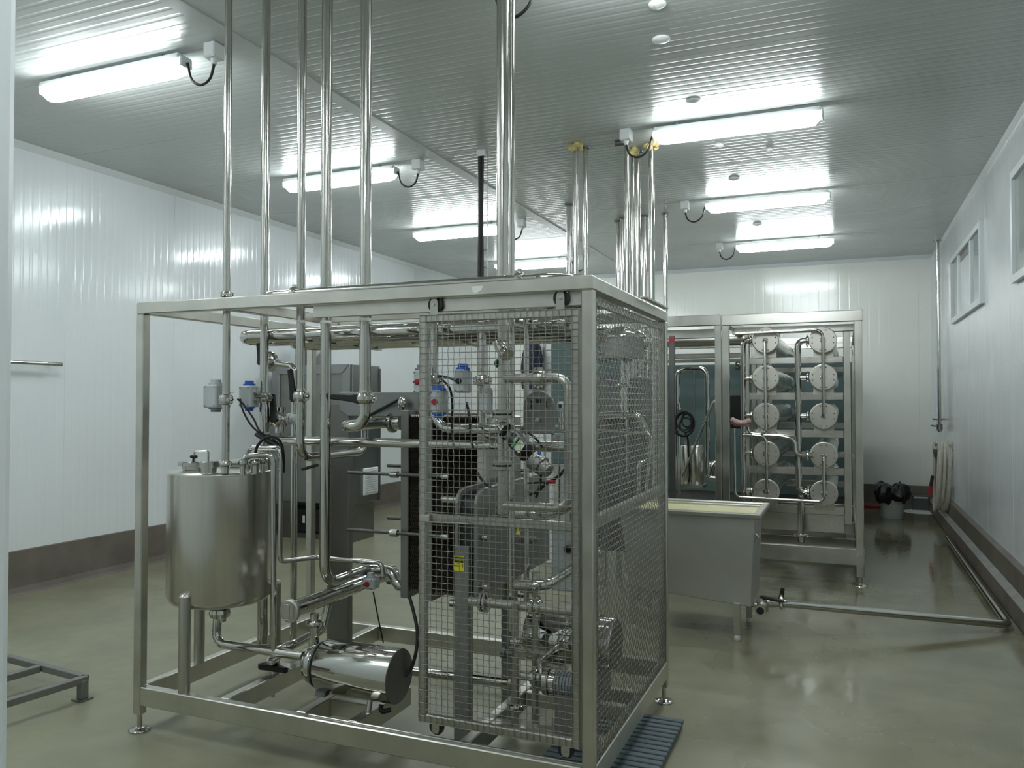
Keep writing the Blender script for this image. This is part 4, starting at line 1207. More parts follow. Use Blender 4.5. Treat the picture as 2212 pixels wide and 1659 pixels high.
part(cpz, 'ribbed_motor', fn, alud)
part(cpz, 'foot', MB().box(xa + 0.16, xa + 0.25, 2.96, 3.04, 0.2, q.z - 0.04), castm)
part(cpz, 'rail', MB().box(-1.325, SX1 - PT, 2.97, 3.03, 0.165, 0.2), frame_m)
part(cpz, 'lever', MB().bar(P(1183, 1435, Y=2.97), P(1226, 1445, Y=2.95), 0.012, 0.008), pipe_m)
pipe_thing('slant_pipe', 'thin shiny pipe running back across the lower right of the mesh door', [P(1165, 1428, Y=3.05), (P(1165, 1428, Y=3.05).x, 3.75, P(1165, 1428, Y=3.05).z)], 0.011, m=polish)
pipe_thing('support_post', 'thin upright post at the lower right behind the mesh door', [(P(1156, 1400, Y=3.1).x, 3.1, 0.12), (P(1156, 1400, Y=3.1).x, 3.1, P(1156, 1235, Y=3.1).z)], 0.014, m=satin, cat='post')
cb_ = thing('control_box', (P(1222, 1200, Y=3.60).x, 3.66, P(1222, 1275, Y=3.6).z), 'pale box with a dark round gauge low behind the right stile of the mesh door', 'control box')
e0, e1_ = P(1192, 1275, Y=3.6), P(1262, 1138, Y=3.6)
part(cb_, 'body', MB().box(e0.x, e1_.x, 3.6, 3.72, e0.z, e1_.z), greyp, bevel=0.005)
g_ = P(1229, 1186, Y=3.6)
gg = part(cb_, 'gauge', MB().flatlathe((g_.x, 3.6, g_.z), -UY, [(0, 0.021), (0.01, 0.021), (0.012, 0.017)], 24), dullm)
part(gg, 'dial', MB().cyl((g_.x, 3.588, g_.z), (g_.x, 3.586, g_.z), 0.015, n=20), blackp)

# twin feed pipes on the left behind the door, with the boxed actuators
g1p = V((P(937, 700, Y=3.16).x, 3.16, 0)); g2p = V((P(1026, 700, Y=3.16).x, 3.16, 0))
ze = P(940, 925, Y=3.16).z
pipe_thing('feed_pipe', 'upright pipe near the left stile of the mesh door, bending right at the actuators', [(g1p.x, 3.16, SZ - 0.06), (g1p.x, 3.16, ze), (xI, 3.16, ze - 0.005)], 0.0205, valves=[((g1p.x, 3.16, P(937, 822, Y=3.16).z), UZ)], R=0.085, m=pipe_m, labels=[((g1p.x, 3.16, SZ - 0.10), 0.012)])
pipe_thing('feed_pipe', 'upright pipe in the left half of the mesh door, reaching down past the blue-capped actuator', [(g2p.x, 3.24, SZ - 0.06), (g2p.x, 3.24, ze - 0.03), (xI - 0.02, 3.24, ze - 0.05)], 0.0205, valves=[((g2p.x, 3.24, P(1026, 822, Y=3.24).z), UZ)], R=0.06, m=pipe_m, labels=[((g2p.x, 3.24, SZ - 0.10), 0.012)])
actuator('grey actuator with a red knob, half hidden by the mesh door stile', 902, 825, 2.98, 0.044, 0.085, 0.100, cap=alud, knob=redp, foot_cap=False)
actuator('grey box actuator with a blue cap and a red knob behind the mesh door', 939, 868, 2.96, 0.046, 0.08, 0.098, cap=bluep, knob=redp)
actuator('grey box actuator with a blue cap and a black knob behind the mesh door', 991, 823, 2.98, 0.044, 0.08, 0.098, cap=bluep, knob=blackp, foot_cap=False)
actuator('plain grey box actuator without cap or knob beside the bypass loop pipe', 1045, 868, 3.02, 0.036, 0.06, 0.098, cap=None, foot_cap=False)
cc = MB().curve([P(986, 822, Y=2.99), P(965, 815, Y=3.02), P(947, 812, Y=3.05), P(955, 820, Y=3.03), P(972, 840, Y=3.02), P(977, 875, Y=3.04), P(976, 920, Y=3.06), P(980, 965, Y=3.06)], 0.005)
cc.curve([P(1008, 870, Y=3.1), P(1014, 900, Y=3.08), P(1018, 950, Y=3.07), P(1022, 968, Y=3.07)], 0.006)
cc.curve([P(1030, 1020, Y=3.02), P(1044, 1040, Y=3.02), P(1060, 1052, Y=3.02)], 0.006)
solo('door_cables', cc, rubber, 'black cables hanging between the boxed actuators behind the mesh door', 'cable')
cc = MB().curve([P(1222, 1012, Y=2.98), P(1205, 1030, Y=2.98), P(1180, 1045, Y=2.99), P(1160, 1062, Y=3.0), P(1145, 1068, Y=3.02)], 0.0065)
cc.curve([P(1140, 1044, Y=3.0), P(1165, 1042, Y=2.99), P(1185, 1040, Y=2.98), P(1215, 1022, Y=2.98)], 0.004)
cc.curve([P(1168, 1015, Y=2.84), P(1168, 1040, Y=2.9), P(1163, 1060, Y=2.97), P(1158, 1075, Y=3.0)], 0.005)
cc.curve([P(1142, 935, Y=2.84), P(1158, 948, Y=2.83), P(1172, 966, Y=2.84)], 0.0045)
kc = thing('valve_cables', P(1180, 1070, Y=2.98), 'black cables with a red sleeve inside the bypass loop', 'cable')
part(kc, 'cable', cc, rubber)
part(kc, 'red_sleeve', MB().cyl(P(1183, 1041, Y=2.975), P(1199, 1041, Y=2.975), 0.0075, n=12), redp)
yt = P(1119, 1147, Y=3.0)
solo('hazard_sticker', MB().prism([yt + V((-0.011, -0.0, -0.014)), yt + V((0.011, 0, -0.014)), yt + V((0, 0, 0.014))], (0, 0.0015, 0)), yel, 'small yellow hazard triangle on the slim riser below the bypass loop', 'sticker')

# large motor in the far right corner of the skid, seen through the side mesh
lm = P(1296, 1388, Y=3.45)
LM = thing('large_motor', (lm.x - 0.08, 3.45, 0.2), 'large shiny motor barrel seen through the side mesh low on the right', 'motor')
part(LM, 'barrel', MB().lathe((lm.x - 0.34, 3.45, lm.z), UX, [(0, 0.09), (0.02, 0.115), (0.40, 0.115), (0.412, 0.105)], 40), polish)
part(LM, 'end_plate', MB().flatlathe((lm.x + 0.072, 3.45, lm.z), UX, [(0, 0.105), (0.006, 0.10), (0.01, 0.05)], 40), darkm)
part(LM, 'clamp_ring', MB().flatlathe((lm.x - 0.01, 3.45, lm.z), UX, [(0, 0.1155), (0.001, 0.121), (0.02, 0.121), (0.021, 0.1155)], 40), pipe_m)
part(LM, 'foot', MB().box(lm.x - 0.25, lm.x - 0.20, 3.38, 3.52, 0.2, lm.z - 0.09), castm)
part(LM, 'foot', MB().box(lm.x - 0.02, lm.x + 0.03, 3.38, 3.52, 0.2, lm.z - 0.09), castm)
for y in (3.36, 3.54):
    beam(skid, -1.325, SX1 - PT, y - 0.02, y + 0.02, 0.14, 0.2, 'cross_beam')

# plastic duckboard mat under the right end of the skid
MX0, MX1, MY0, MY1 = -1.16, -0.69, 2.94, 3.72
dm = thing('duckboard', ((MX0 + MX1) / 2, (MY0 + MY1) / 2, 0), 'blue-grey slatted plastic duckboard on the floor beside the right end of the skid', 'duckboard')
for x in (MX0 + 0.01, (MX0 + MX1) / 2 - 0.015, MX1 - 0.04):
    part(dm, 'bearer', MB().box(x, x + 0.03, MY0, MY1, 0.0, 0.026), matm)
n_ = 17
for i in range(n_):
    y = MY0 + (MY1 - MY0) * i / n_
    part(dm, 'slat', MB().box(MX0, MX1, y, y + (MY1 - MY0) / n_ - 0.014, 0.024, 0.042), matm, bevel=0.003)

# ================================================================== CONTROL CABINET BEHIND THE SKID
c0, c1 = P(591, 790, Y=7.10), P(757, 790, Y=7.10)
cx0, cx1, cy0, cy1 = c0.x, c1.x + 0.03, 7.10, 7.63
cz0, cz1 = 0.40, 1.875
cab = thing('control_cabinet', ((cx0 + cx1) / 2, (cy0 + cy1) / 2, 0), 'grey steel control cabinet standing behind the skid near the left wall', 'cabinet')
part(cab, 'body', MB().box(cx0, cx1, cy0, cy1, cz0, cz1), cab_m, bevel=0.006)
bz = 0.10
for nm, a in (('bezel', [(cx0, cz1), (cx1 - 0.02, cz1), (cx1 - 0.02 - bz, cz1 - bz), (cx0 + bz, cz1 - bz)]), ('bezel', [(cx0, cz1), (cx0 + bz, cz1 - bz), (cx0 + bz, cz0), (cx0, cz0)]),
              ('bezel', [(cx1 - 0.02, cz1), (cx1 - 0.02, cz0), (cx1 - 0.02 - bz, cz0), (cx1 - 0.02 - bz, cz1 - bz)])):
    part(cab, nm, MB().prism([(p, cy0 - 0.03, q) for p, q in a], (0, 0.03, 0)), cab_m, bevel=0.006)
part(cab, 'front_panel', MB().box(cx0 + bz, cx1 - 0.02 - bz, cy0 - 0.008, cy0, cz0 + 0.01, cz1 - bz), dullm)
part(cab, 'corner_strip', MB().box(cx1 - 0.005, cx1 + 0.012, cy1 - 0.03, cy1, cz0, cz1 - 0.03), darkm)
v0, v1 = P(783, 1045, X=cx1), P(814, 1045, X=cx1)
vz0, vz1 = P(798, 1068, X=cx1).z, P(798, 1010, X=cx1).z
fg = part(cab, 'fan_grille', MB().box(cx1, cx1 + 0.022, v0.y, v1.y, vz0, vz1), whitep, label='white fan grille', bevel=0.008)
for k in range(11):
    z = vz0 + 0.035 + (vz1 - vz0 - 0.07) * k / 10
    part(fg, 'louvre', MB().box(cx1 + 0.02, cx1 + 0.030, v0.y + 0.03, v1.y - 0.03, z - 0.004, z + 0.005), greyp)
part(cab, 'plinth', MB().box(P(765, 1170, Y=7.16).x - 0.16, cx1 - 0.04, cy0 + 0.05, cy1 - 0.05, 0, cz0), dullm, bevel=0.004)
part(cab, 'plinth', MB().box(cx0 + 0.05, cx0 + 0.22, cy0 + 0.05, cy1 - 0.05, 0, cz0), dullm, bevel=0.004)
part(cab, 'base_tray', MB().box(cx0 + 0.2, cx1 - 0.2, cy0 + 0.1, cy1 - 0.05, 0.0, 0.05), darkm)
q = P(664, 1122, Y=7.25)
cmpr = thing('floor_unit', (q.x, 7.3, 0.05), 'black equipment box on the tray under the control cabinet', 'equipment box')
part(cmpr, 'body', MB().box(q.x - 0.13, q.x + 0.16, 7.22, 7.5, 0.05, 0.33), blackp, bevel=0.02)
part(cmpr, 'top_cover', MB().lathe((q.x + 0.02, 7.36, 0.33), UZ, [(0, 0.09), (0.03, 0.08), (0.04, 0.03)], 20), darkm)
part(cmpr, 'label', MB().box(q.x - 0.04, q.x - 0.01, 7.218, 7.222, 0.16, 0.24), paper)
bq = P(672, 772, Y=7.2)
bc = thing('warning_beacon', (bq.x, 7.2, cz1), 'white beacon on a thin stem standing on the control cabinet', 'beacon')
part(bc, 'stem', MB().cyl((bq.x, 7.25, cz1), (bq.x, 7.25, cz1 + 0.10), 0.022, n=14), whitep)
part(bc, 'head', MB().lathe((bq.x, 7.25, cz1 + 0.10), UZ, [(0, 0.03), (0.03, 0.055), (0.06, 0.075), (0.13, 0.075), (0.14, 0.06)], 20), whitep)
px_ = P(601, 760, Y=7.7)
part(cab, 'cable_duct', MB().box(cx0 + 0.02, cx0 + 0.14, 7.45, 7.60, cz1, 2.15), cab_m)
part(cab, 'cable_duct', MB().box(cx0 + 0.14, cx0 + 0.26, 7.50, 7.62, cz1, 2.15), dullm)

# ================================================================== CHEESE VAT
vx0, vx1, vy0, vy1 = -1.42, -0.478, 5.115, 5.735
VZ = 0.80
vat = thing('vat', ((vx0 + vx1) / 2, (vy0 + vy1) / 2, 0), 'tapered steel vat on legs, full of pale yellow whey, right of the skid', 'vat')
ti, to_ = 0.045, 0.06
zl_, zr_ = 0.275, 0.215   # the bottom slopes to the drain
top = [(vx0 + ti, vy0 + ti), (vx1 - ti, vy0 + ti), (vx1 - ti, vy1 - ti), (vx0 + ti, vy1 - ti)]
bot = [(vx0 + ti + to_, vy0 + ti + 0.02, zl_), (vx1 - ti - 0.024, vy0 + ti + 0.02, zr_), (vx1 - ti - 0.024, vy1 - ti - 0.02, zr_), (vx0 + ti + to_, vy1 - ti - 0.02, zl_)]
sh = MB()
T_ = [V((a, b, VZ - 0.015)) for a, b in top]; B_ = [V(p) for p in bot]
Ti = [V((a + (0.012 if i in (0, 3) else -0.012), b + (0.012 if i < 2 else -0.012), VZ - 0.015)) for i, (a, b) in enumerate(top)]
sh.add(T_ + B_ + Ti + [p + UZ * 0.03 for p in B_], [(0, 1, 5, 4), (1, 2, 6, 5), (2, 3, 7, 6), (3, 0, 4, 7), (4, 5, 6, 7), (8, 9, 13, 12), (9, 10, 14, 13), (10, 11, 15, 14), (11, 8, 12, 15),
                                                    (12, 13, 14, 15), (0, 1, 9, 8), (1, 2, 10, 9), (2, 3, 11, 10), (3, 0, 8, 11)])
part(vat, 'shell', sh, vat_m, bevel=0.004)
for nm, b in (('rim', (vx0, vx1, vy0, vy0 + ti)), ('rim', (vx0, vx1, vy1 - ti, vy1)), ('rim', (vx0, vx0 + ti, vy0 + ti, vy1 - ti)), ('rim', (vx1 - ti, vx1, vy0 + ti, vy1 - ti))):
    part(vat, nm, MB().box(b[0], b[1], b[2], b[3], VZ - 0.032, VZ), satin, bevel=0.006)
solo('whey', MB().box(vx0 + ti + 0.005, vx1 - ti - 0.005, vy0 + ti + 0.005, vy1 - ti - 0.005, VZ - 0.12, VZ - 0.030), milk, 'pale yellow whey filling the steel vat almost to the rim', 'whey', kind='stuff')
for x, y, zt_ in ((vx1 - 0.155, vy0 + 0.075, zr_), (vx1 - 0.13, vy1 - 0.10, zr_), (vx0 + 0.13, vy0 + 0.075, zl_), (vx0 + 0.13, vy1 - 0.10, zl_)):
    lg_ = part(vat, 'leg', MB().box(x - 0.02, x + 0.02, y - 0.02, y + 0.02, 0.035, zt_ + 0.02), satin, bevel=0.003)
    part(lg_, 'foot', MB().lathe((x, y, 0), UZ, [(0, 0.018), (0.004, 0.021), (0.03, 0.019), (0.036, 0.014)], 16), foot_w, label='white plastic foot')
hk = P(1638, 1160, X=vx1 - 0.03)
part(vat, 'grip', MB().pipe([(vx1 - 0.05, 5.25, 0.66), (vx1 - 0.03, 5.25, 0.64), (vx1 - 0.05, 5.25, 0.60)], 0.008, 0.012), satin)
vq = P(1642, 1312, Y=5.30)
vv = thing('vat_valve', (vq.x, 5.3, vq.z - 0.03), 'steel drain valve with black levers and an open mouth by the vat foot', 'valve')
part(vv, 'spigot', MB().cyl((vx1 - 0.12, 5.33, vq.z + 0.012), (vq.x, 5.33, vq.z + 0.008), 0.02, n=18), pipe_m)
part(vv, 'valve_body', MB().lathe((vq.x + 0.01, 5.33, vq.z - 0.035), UZ, [(0, 0.02), (0.008, 0.036), (0.06, 0.038), (0.07, 0.03), (0.075, 0.02)], 20), satin)
mo = MB().flatlathe((vq.x + 0.005, 5.31, vq.z), V((0.0, -1, -0.15)), [(0, 0.026), (0.05, 0.026), (0.051, 0.033), (0.062, 0.033)], 24)
part(vv, 'outlet', mo, satin)
part(vv, 'bore', MB().cyl(V((vq.x + 0.005, 5.31, vq.z)) + V((0, -1, -0.15)).normalized() * 0.0605, V((vq.x + 0.005, 5.31, vq.z)) + V((0, -1, -0.15)).normalized() * 0.0635, 0.024, n=24), blackp)
lvh = part(vv, 'lever', MB().prism([(vq.x - 0.005, 5.31, vq.z + 0.062), (vq.x + 0.02, 5.31, vq.z + 0.045), (vq.x + 0.14, 5.31, vq.z + 0.038), (vq.x + 0.145, 5.31, vq.z + 0.048), (vq.x + 0.06, 5.31, vq.z + 0.066), (vq.x + 0.01, 5.31, vq.z + 0.072)], (0, 0.03, 0)), blackp, bevel=0.005)
l2 = P(1686, 1290, Y=5.45)
part(vv, 'lever', MB().prism([(l2.x - 0.02, 5.44, l2.z - 0.03), (l2.x + 0.02, 5.44, l2.z - 0.03), (l2.x + 0.025, 5.44, l2.z + 0.06), (l2.x + 0.005, 5.44, l2.z + 0.065)], (0, 0.025, 0)), blackp, bevel=0.004)
# long floor pipe
fp0 = V((vq.x + 0.05, 5.36, vq.z - 0.0))
pe = P(2172, 1352, Z=0.045)
fpy = 5.72
fl_pts = [(vq.x + 0.03, 5.42, vq.z), P(1700, 1304, Y=5.44), V((pe.x + 0.02, pe.y + 0.03, 0.047)), P(2046, 1162, Z=0.045)]
fpp = pipe_thing('floor_pipe', 'long steel pipe on the floor from the vat valve, turning at the right wall kerb', fl_pts, 0.0255, unions=[(P(1688, 1302, Y=5.435), UX)], m=pipe_m, R=0.09)
part(fpp, 'bend_seam', MB().flatlathe(V((pe.x + 0.02, pe.y + 0.03, 0.047)) + (P(2046, 1162, Z=0.045) - V((pe.x + 0.02, pe.y + 0.03, 0.047))).normalized() * 0.10, (P(2046, 1162, Z=0.045) - pe), [(0, 0.027), (0.008, 0.027)], 20), polish)

# ================================================================== TUBULAR HEAT EXCHANGER BY THE BACK WALL
MYF = 7.05
m2x0, m2x1 = -0.975, 0.139
m2 = thing('tubular_skid', (-0.4, 8.5, 0), 'polished steel frame of the tubular heat exchanger in the right background', 'frame')
MZ = 2.231
mirror_f = mat('mirror_frame_steel', (0.56, 0.55, 0.51), 0.22, 1, noise=0.12, scale=5, rvar=0.06)


def mb_beam(root, nm, *b): return part(root, nm, MB().box(*b), mirror_f, bevel=0.004)


MYB = 10.0
for y in (MYF, MYB):
    for x in (m2x0, m2x1 - 0.066):
        mb_beam(m2, 'post', x, x + 0.06, y, y + 0.06, 0.072, MZ - 0.09)
        ft = part(m2, 'levelling_foot', MB().cyl((x + 0.03, y + 0.03, 0.01), (x + 0.03, y + 0.03, 0.09), 0.018, n=14), pipe_m)
        part(ft, 'foot_disc', MB().lathe((x + 0.03, y + 0.03, 0), UZ, [(0, 0.06), (0.008, 0.058), (0.014, 0.03), (0.02, 0.02)], 20), pipe_m)
    mb_beam(m2, 'top_beam', m2x0, m2x1, y, y + 0.06, MZ - 0.09, MZ)
    mb_beam(m2, 'bottom_beam', m2x0, m2x1, y + 0.001, y + 0.059, 0.165, 0.295)
for x in (m2x0, m2x1 - 0.066):
    mb_beam(m2, 'side_beam', x + 0.002, x + 0.058, MYF + 0.06, MYB, MZ - 0.09, MZ - 0.002)
    mb_beam(m2, 'side_beam', x + 0.002, x + 0.058, MYF + 0.06, MYB, 0.168, 0.293)
mb_beam(m2, 'bottom_beam', m2x0 + 0.06, m2x1 - 0.066, 7.55, 7.61, 0.17, 0.295)
mb_beam(m2, 'bottom_beam', m2x0 + 0.06, m2x1 - 0.066, 8.6, 8.66, 0.17, 0.295)
ix = P(1831, 900, Y=7.30).x
for y in (7.27, 9.6):
    mb_beam(m2, 'inner_post', ix - 0.03, ix + 0.025, y, y + 0.05, P(1831, 1133, Y=7.3).z, MZ - 0.13)
    mb_beam(m2, 'inner_post', P(1610, 900, Y=7.3).x, P(1620, 900, Y=7.3).x, y, y + 0.05, 0.3, MZ - 0.13)
    mb_beam(m2, 'cross_rail', m2x0 + 0.06, m2x1 - 0.066, y - 0.02, y + 0.03, MZ - 0.155, MZ - 0.095)
xr0, xr1 = P(1617, 860, Y=7.28).x, ix - 0.03
for y in (7.28, 9.61):
    for z0, z1 in ((1.812, 1.868), (1.500, 1.564), (1.181, 1.245), (0.862, 0.926), (0.53, 0.60)):
        mb_beam(m2, 'cross_rail', xr0, xr1, y, y + 0.04, z0, z1)
mb_beam(m2, 'apron', xr0 - 0.1, xr1, 7.42, 7.43, 0.36, 0.52)

TUB = [(-0.628, z) for z in (2.012, 1.688, 1.365, 1.039, 0.714)] + [(-0.167, z) for z in (2.001, 1.690, 1.365, 1.039, 0.719)]
rows = ['top', 'second', 'third', 'fourth', 'lowest']


def shell_tube(x, z, label):
    t = thing('shell_tube', (x, 7.2, z - 0.1), label, 'heat exchanger tube', 'bundled tubes of the tubular heat exchanger')
    part(t, 'tube', MB().lathe((x, 7.20, z), UY, [(0, 0.105), (0.05, 0.104), (0.055, 0.099), (2.35, 0.099), (2.36, 0.104), (2.41, 0.104)], 28), tube_m)
    pl_ = part(t, 'end_plate', MB().flatlathe((x, 7.20, z), -UY, [(0, 0.110), (0.014, 0.110), (0.016, 0.104)], 40), satin)
    bl = MB(); rc = MB()
    for k in range(12):
        a_ = 2 * math.pi * (k + 0.5) / 12
        if k % 3 == 1: continue
        bl.cyl((x + 0.086 * math.cos(a_), 7.173, z + 0.086 * math.sin(a_)), (x + 0.086 * math.cos(a_), 7.186, z + 0.086 * math.sin(a_)), 0.006, n=6)
    part(pl_, 'bolts', bl, darkm, kind='stuff')
    for k in range(4):
        a0 = 2 * math.pi * (k + 0.28) / 4
        pts = []
        for j in range(7): pts.append((0.101, a0 + 0.68 * j / 6))
        for j in range(7): pts.append((0.070, a0 + 0.68 * (6 - j) / 6))
        part(pl_, 'clamp_plate', MB().prism([(x + r_ * math.cos(a_), 7.1838, z + r_ * math.sin(a_)) for r_, a_ in pts], (0, -0.004, 0)), satin)
    part(pl_, 'port', MB().flatlathe((x, 7.184, z), -UY, [(0, 0.024), (0.01, 0.024), (0.012, 0.019)], 18), pipe_m)
    part(t, 'saddle', MB().box(x - 0.08, x + 0.08, 7.27, 7.33, z - 0.145, z - 0.07), satin)
    return t


for i, (x, z) in enumerate(TUB):
    shell_tube(x, z, '%s tube with a round bolted end plate in the %s column' % (rows[i % 5], 'left' if i < 5 else 'right'))

# manifolds of the tubular heat exchanger
mY_ = 7.16
px0 = P(1603, 900, Y=mY_).x
g = pipe_thing('manifold_pipe', 'upright manifold pipe left of the left column of bolted tubes', [(TUB[0][0] - 0.10, mY_ + 0.1, 2.02), (px0, mY_ + 0.1, 2.02), (px0, mY_ + 0.1, 0.45)], 0.022, unions=[(V((TUB[0][0] - 0.125, mY_ + 0.1, 2.02)), UX)], R=0.07)
for z in (1.688, 1.365, 1.039, 0.714):
    part(g, 'branch', MB().pipe([(px0, mY_ + 0.1, z - 0.06), (px0, mY_ + 0.1, z), (TUB[0][0] - 0.10, mY_ + 0.1, z)], 0.018, 0.05), pipe_m)
    part(g, 'union', union_mb((TUB[0][0] - 0.125, mY_ + 0.1, z), UX, 0.018), polish)
px1 = P(1723, 900, Y=mY_).x
g = pipe_thing('manifold_pipe', 'upright manifold pipe between the two columns of bolted tubes', [(TUB[5][0] - 0.10, mY_ + 0.1, 2.005), (px1, mY_ + 0.1, 2.005), (px1, mY_ + 0.1, 0.75), (px1 + 0.03, mY_ + 0.1, 0.72), (TUB[5][0] - 0.10, mY_ + 0.1, 0.72)], 0.026, unions=[(V((TUB[5][0] - 0.125, mY_ + 0.1, 2.005)), UX), (V((TUB[5][0] - 0.125, mY_ + 0.1, 0.72)), UX)], R=0.085)
for z in (1.690, 1.365):
    part(g, 'branch', MB().cyl((px1, mY_ + 0.1, z), (TUB[5][0] - 0.10, mY_ + 0.1, z), 0.018), pipe_m)
    part(g, 'union', union_mb((TUB[5][0] - 0.125, mY_ + 0.1, z), UX, 0.018), polish)
pipe_thing('crossover_pipe', 'S-bent pipe crossing from the left to the fourth tube of the right column', [P(1605, 939, Y=7.14), P(1680, 941, Y=7.14), P(1716, 948, Y=7.14), (P(1718, 960, Y=7.14).x, 7.14, 1.06), (P(1722, 960, Y=7.14).x + 0.02, 7.14, 1.039), (TUB[8][0] - 0.09, 7.16, 1.039)], 0.02, unions=[(V((TUB[8][0] - 0.125, 7.16, 1.039)), UX)], R=0.06)
pipe_thing('drain_pipe', 'upright drain pipe from the middle manifold down to the bottom beam', [(px1 + 0.02, 7.2, 0.70), (px1 + 0.02, 7.2, 0.30)], 0.028, unions=[((px1 + 0.02, 7.2, 0.36), UZ)])
tY = 7.12
pipe_thing('front_pipe', 'thin pipe along the top of the tubes and down the right column centre', [P(1588, 722, Y=tY), P(1777, 712, Y=tY), (P(1777, 712, Y=tY).x, tY, 1.365), (P(1777, 712, Y=tY).x, 7.18, 1.365)], 0.0125, R=0.06)
pipe_thing('front_pipe', 'thin pipe down the centre of the upper left tubes, bending left to the wrapped hose', [(TUB[0][0], 7.18, 2.012), (TUB[0][0], tY, 2.012), (TUB[0][0] + 0.006, tY, P(1650, 937, Y=tY).z), P(1630, 937, Y=tY), P(1618, 934, Y=tY), P(1614, 915, Y=tY)], 0.0125, R=0.05)
pipe_thing('front_pipe', 'thin pipe down the centre of the lower left tubes', [P(1624, 940, Y=tY - 0.02), P(1655, 942, Y=tY - 0.02), (P(1656, 1000, Y=tY).x, tY - 0.02, 0.714), (P(1656, 1000, Y=tY).x, 7.18, 0.714)], 0.0125, R=0.06)
pipe_thing('front_pipe', 'thin U-shaped pipe passing under the tubes above the vat', [P(1586, 925, Y=tY - 0.03), P(1588, 1073, Y=tY - 0.03), P(1780, 1084, Y=tY - 0.03), (P(1780, 1084, Y=tY - 0.03).x, tY - 0.03, 1.039), (P(1780, 1084, Y=tY).x, 7.18, 1.039)], 0.0125, R=0.05)
wh = P(1602, 911, Y=7.08)
solo('wrapped_hose', MB().curve([P(1581, 906, Y=7.08), P(1590, 911, Y=7.06), P(1604, 913, Y=7.06), P(1621, 908, Y=7.08)], 0.022).curve([P(1581, 912, Y=7.1), P(1595, 917, Y=7.08), P(1618, 917, Y=7.1)], 0.016), plastw, 'pinkish hose end wrapped in clear film at the left of the bolted tubes', 'hose')

# left bay of the tubular machine
lx0 = -2.35
m3 = thing('tubular_bay', (-1.6, 8.0, 0), 'left bay of the polished background frame, with a red-tipped dark post', 'frame')
mb_beam(m3, 'post', -1.035, -0.982, MYF, MYF + 0.06, 0.08, MZ - 0.085)
mb_beam(m3, 'top_beam', lx0, -0.982, MYF, MYF + 0.06, MZ - 0.085, MZ + 0.006)
mb_beam(m3, 'bottom_beam', lx0, -0.982, MYF, MYF + 0.06, 0.165, 0.295)
mb_beam(m3, 'post', lx0, lx0 + 0.06, MYF, MYF + 0.06, 0.0, MZ - 0.085)
mb_beam(m3, 'inner_rail', lx0, -0.982, 7.35, 7.40, MZ - 0.17, MZ - 0.09)
mb_beam(m3, 'post', -1.035, -0.982, MYB, MYB + 0.06, 0.0, MZ - 0.085)
mb_beam(m3, 'post', lx0, lx0 + 0.06, MYB, MYB + 0.06, 0.0, MZ - 0.085)
mb_beam(m3, 'top_beam', lx0, -0.982, MYB, MYB + 0.06, MZ - 0.085, MZ + 0.006)
bx_ = P(1451, 900, Y=6.9).x
bp_ = part(m3, 'dark_post', MB().box(bx_ - 0.022, bx_ + 0.022, 6.90, 6.95, 0.0, P(1451, 725, Y=6.9).z), darkm)
part(bp_, 'red_tip', MB().box(bx_ - 0.023, bx_ + 0.023, 6.898, 6.952, P(1451, 740, Y=6.9).z, P(1451, 729, Y=6.9).z), redp)
for py0, py1, yy in ((748, 753, 8.9), (764, 774, 9.2), (776, 783, 9.4)):
    za, zb_ = P(1500, py1, Y=yy).z, P(1500, py0, Y=yy).z
    mb_beam(m3, 'back_rail', lx0, -0.98, yy, yy + 0.05, za, zb_)
solo('insulated_tube', MB().lathe((lx0 + 0.2, 8.2, P(1500, 735, Y=8.2).z), UX, [(0, 0.05), (0.02, 0.062), (1.55, 0.062), (1.57, 0.05)], 24), satin, 'horizontal clad tube near the top of the left background bay', 'pipe')
uY = 7.3
pipe_thing('hoop_pipe', 'polished inverted-U pipe standing in the left background bay', [P(1463, 1040, Y=uY), P(1463, 797, Y=uY), P(1527, 795, Y=uY), P(1528, 1032, Y=uY), P(1546, 1034, Y=uY)], 0.0215, R=0.075, m=polish)
q = P(1552, 1010, Y=7.35)
pipe_thing('coupling', 'bright polished pipe elbow low in the left background bay', [P(1532, 1026, Y=7.35), P(1538, 1004, Y=7.35), P(1560, 1000, Y=7.4)], 0.035, R=0.04, m=polish)
pipe_thing('slant_bar', 'shiny slanting bar leaning across the left background bay', [P(1473, 1030, Y=7.2), P(1541, 868, Y=7.24), P(1545, 864, Y=7.24), P(1548, 888, Y=7.25)], 0.010, R=0.012, m=polish, cat='bar')
for px, r_ in ((1480, 0.042), (1506, 0.06)):
    q = P(px, 1047, Y=7.55)
    z1_ = P(px, 962, Y=7.55).z
    t = thing('small_vessel', (q.x, 7.55, q.z), 'narrow brushed vessel left of its wider twin in the left background bay' if px == 1480 else 'wider brushed vessel under the slanting bar in the left background bay', 'vessel', 'brushed vessels in the background bay')
    part(t, 'shell', MB().lathe((q.x, 7.55, q.z), UZ, [(0, r_ * 0.9), (0.01, r_), (z1_ - q.z - 0.01, r_), (z1_ - q.z, r_ * 0.9)], 28), tank_m)
    part(t, 'valve', MB().cyl((q.x + 0.01, 7.55, z1_), (q.x + 0.01, 7.55, z1_ + 0.05), 0.012, n=10).cyl((q.x - 0.01, 7.55, z1_ + 0.045), (q.x + 0.03, 7.55, z1_ + 0.045), 0.008, n=10), pipe_m)
solo('vessel_shelf', MB().box(P(1472, 1050, Y=7.5).x, P(1520, 1050, Y=7.5).x, 7.45, 7.7, P(1500, 1054, Y=7.5).z, P(1500, 1047, Y=7.5).z), satin, 'narrow steel shelf under the two brushed vessels', 'shelf')
mast = P(1467, 900, Y=7.15)
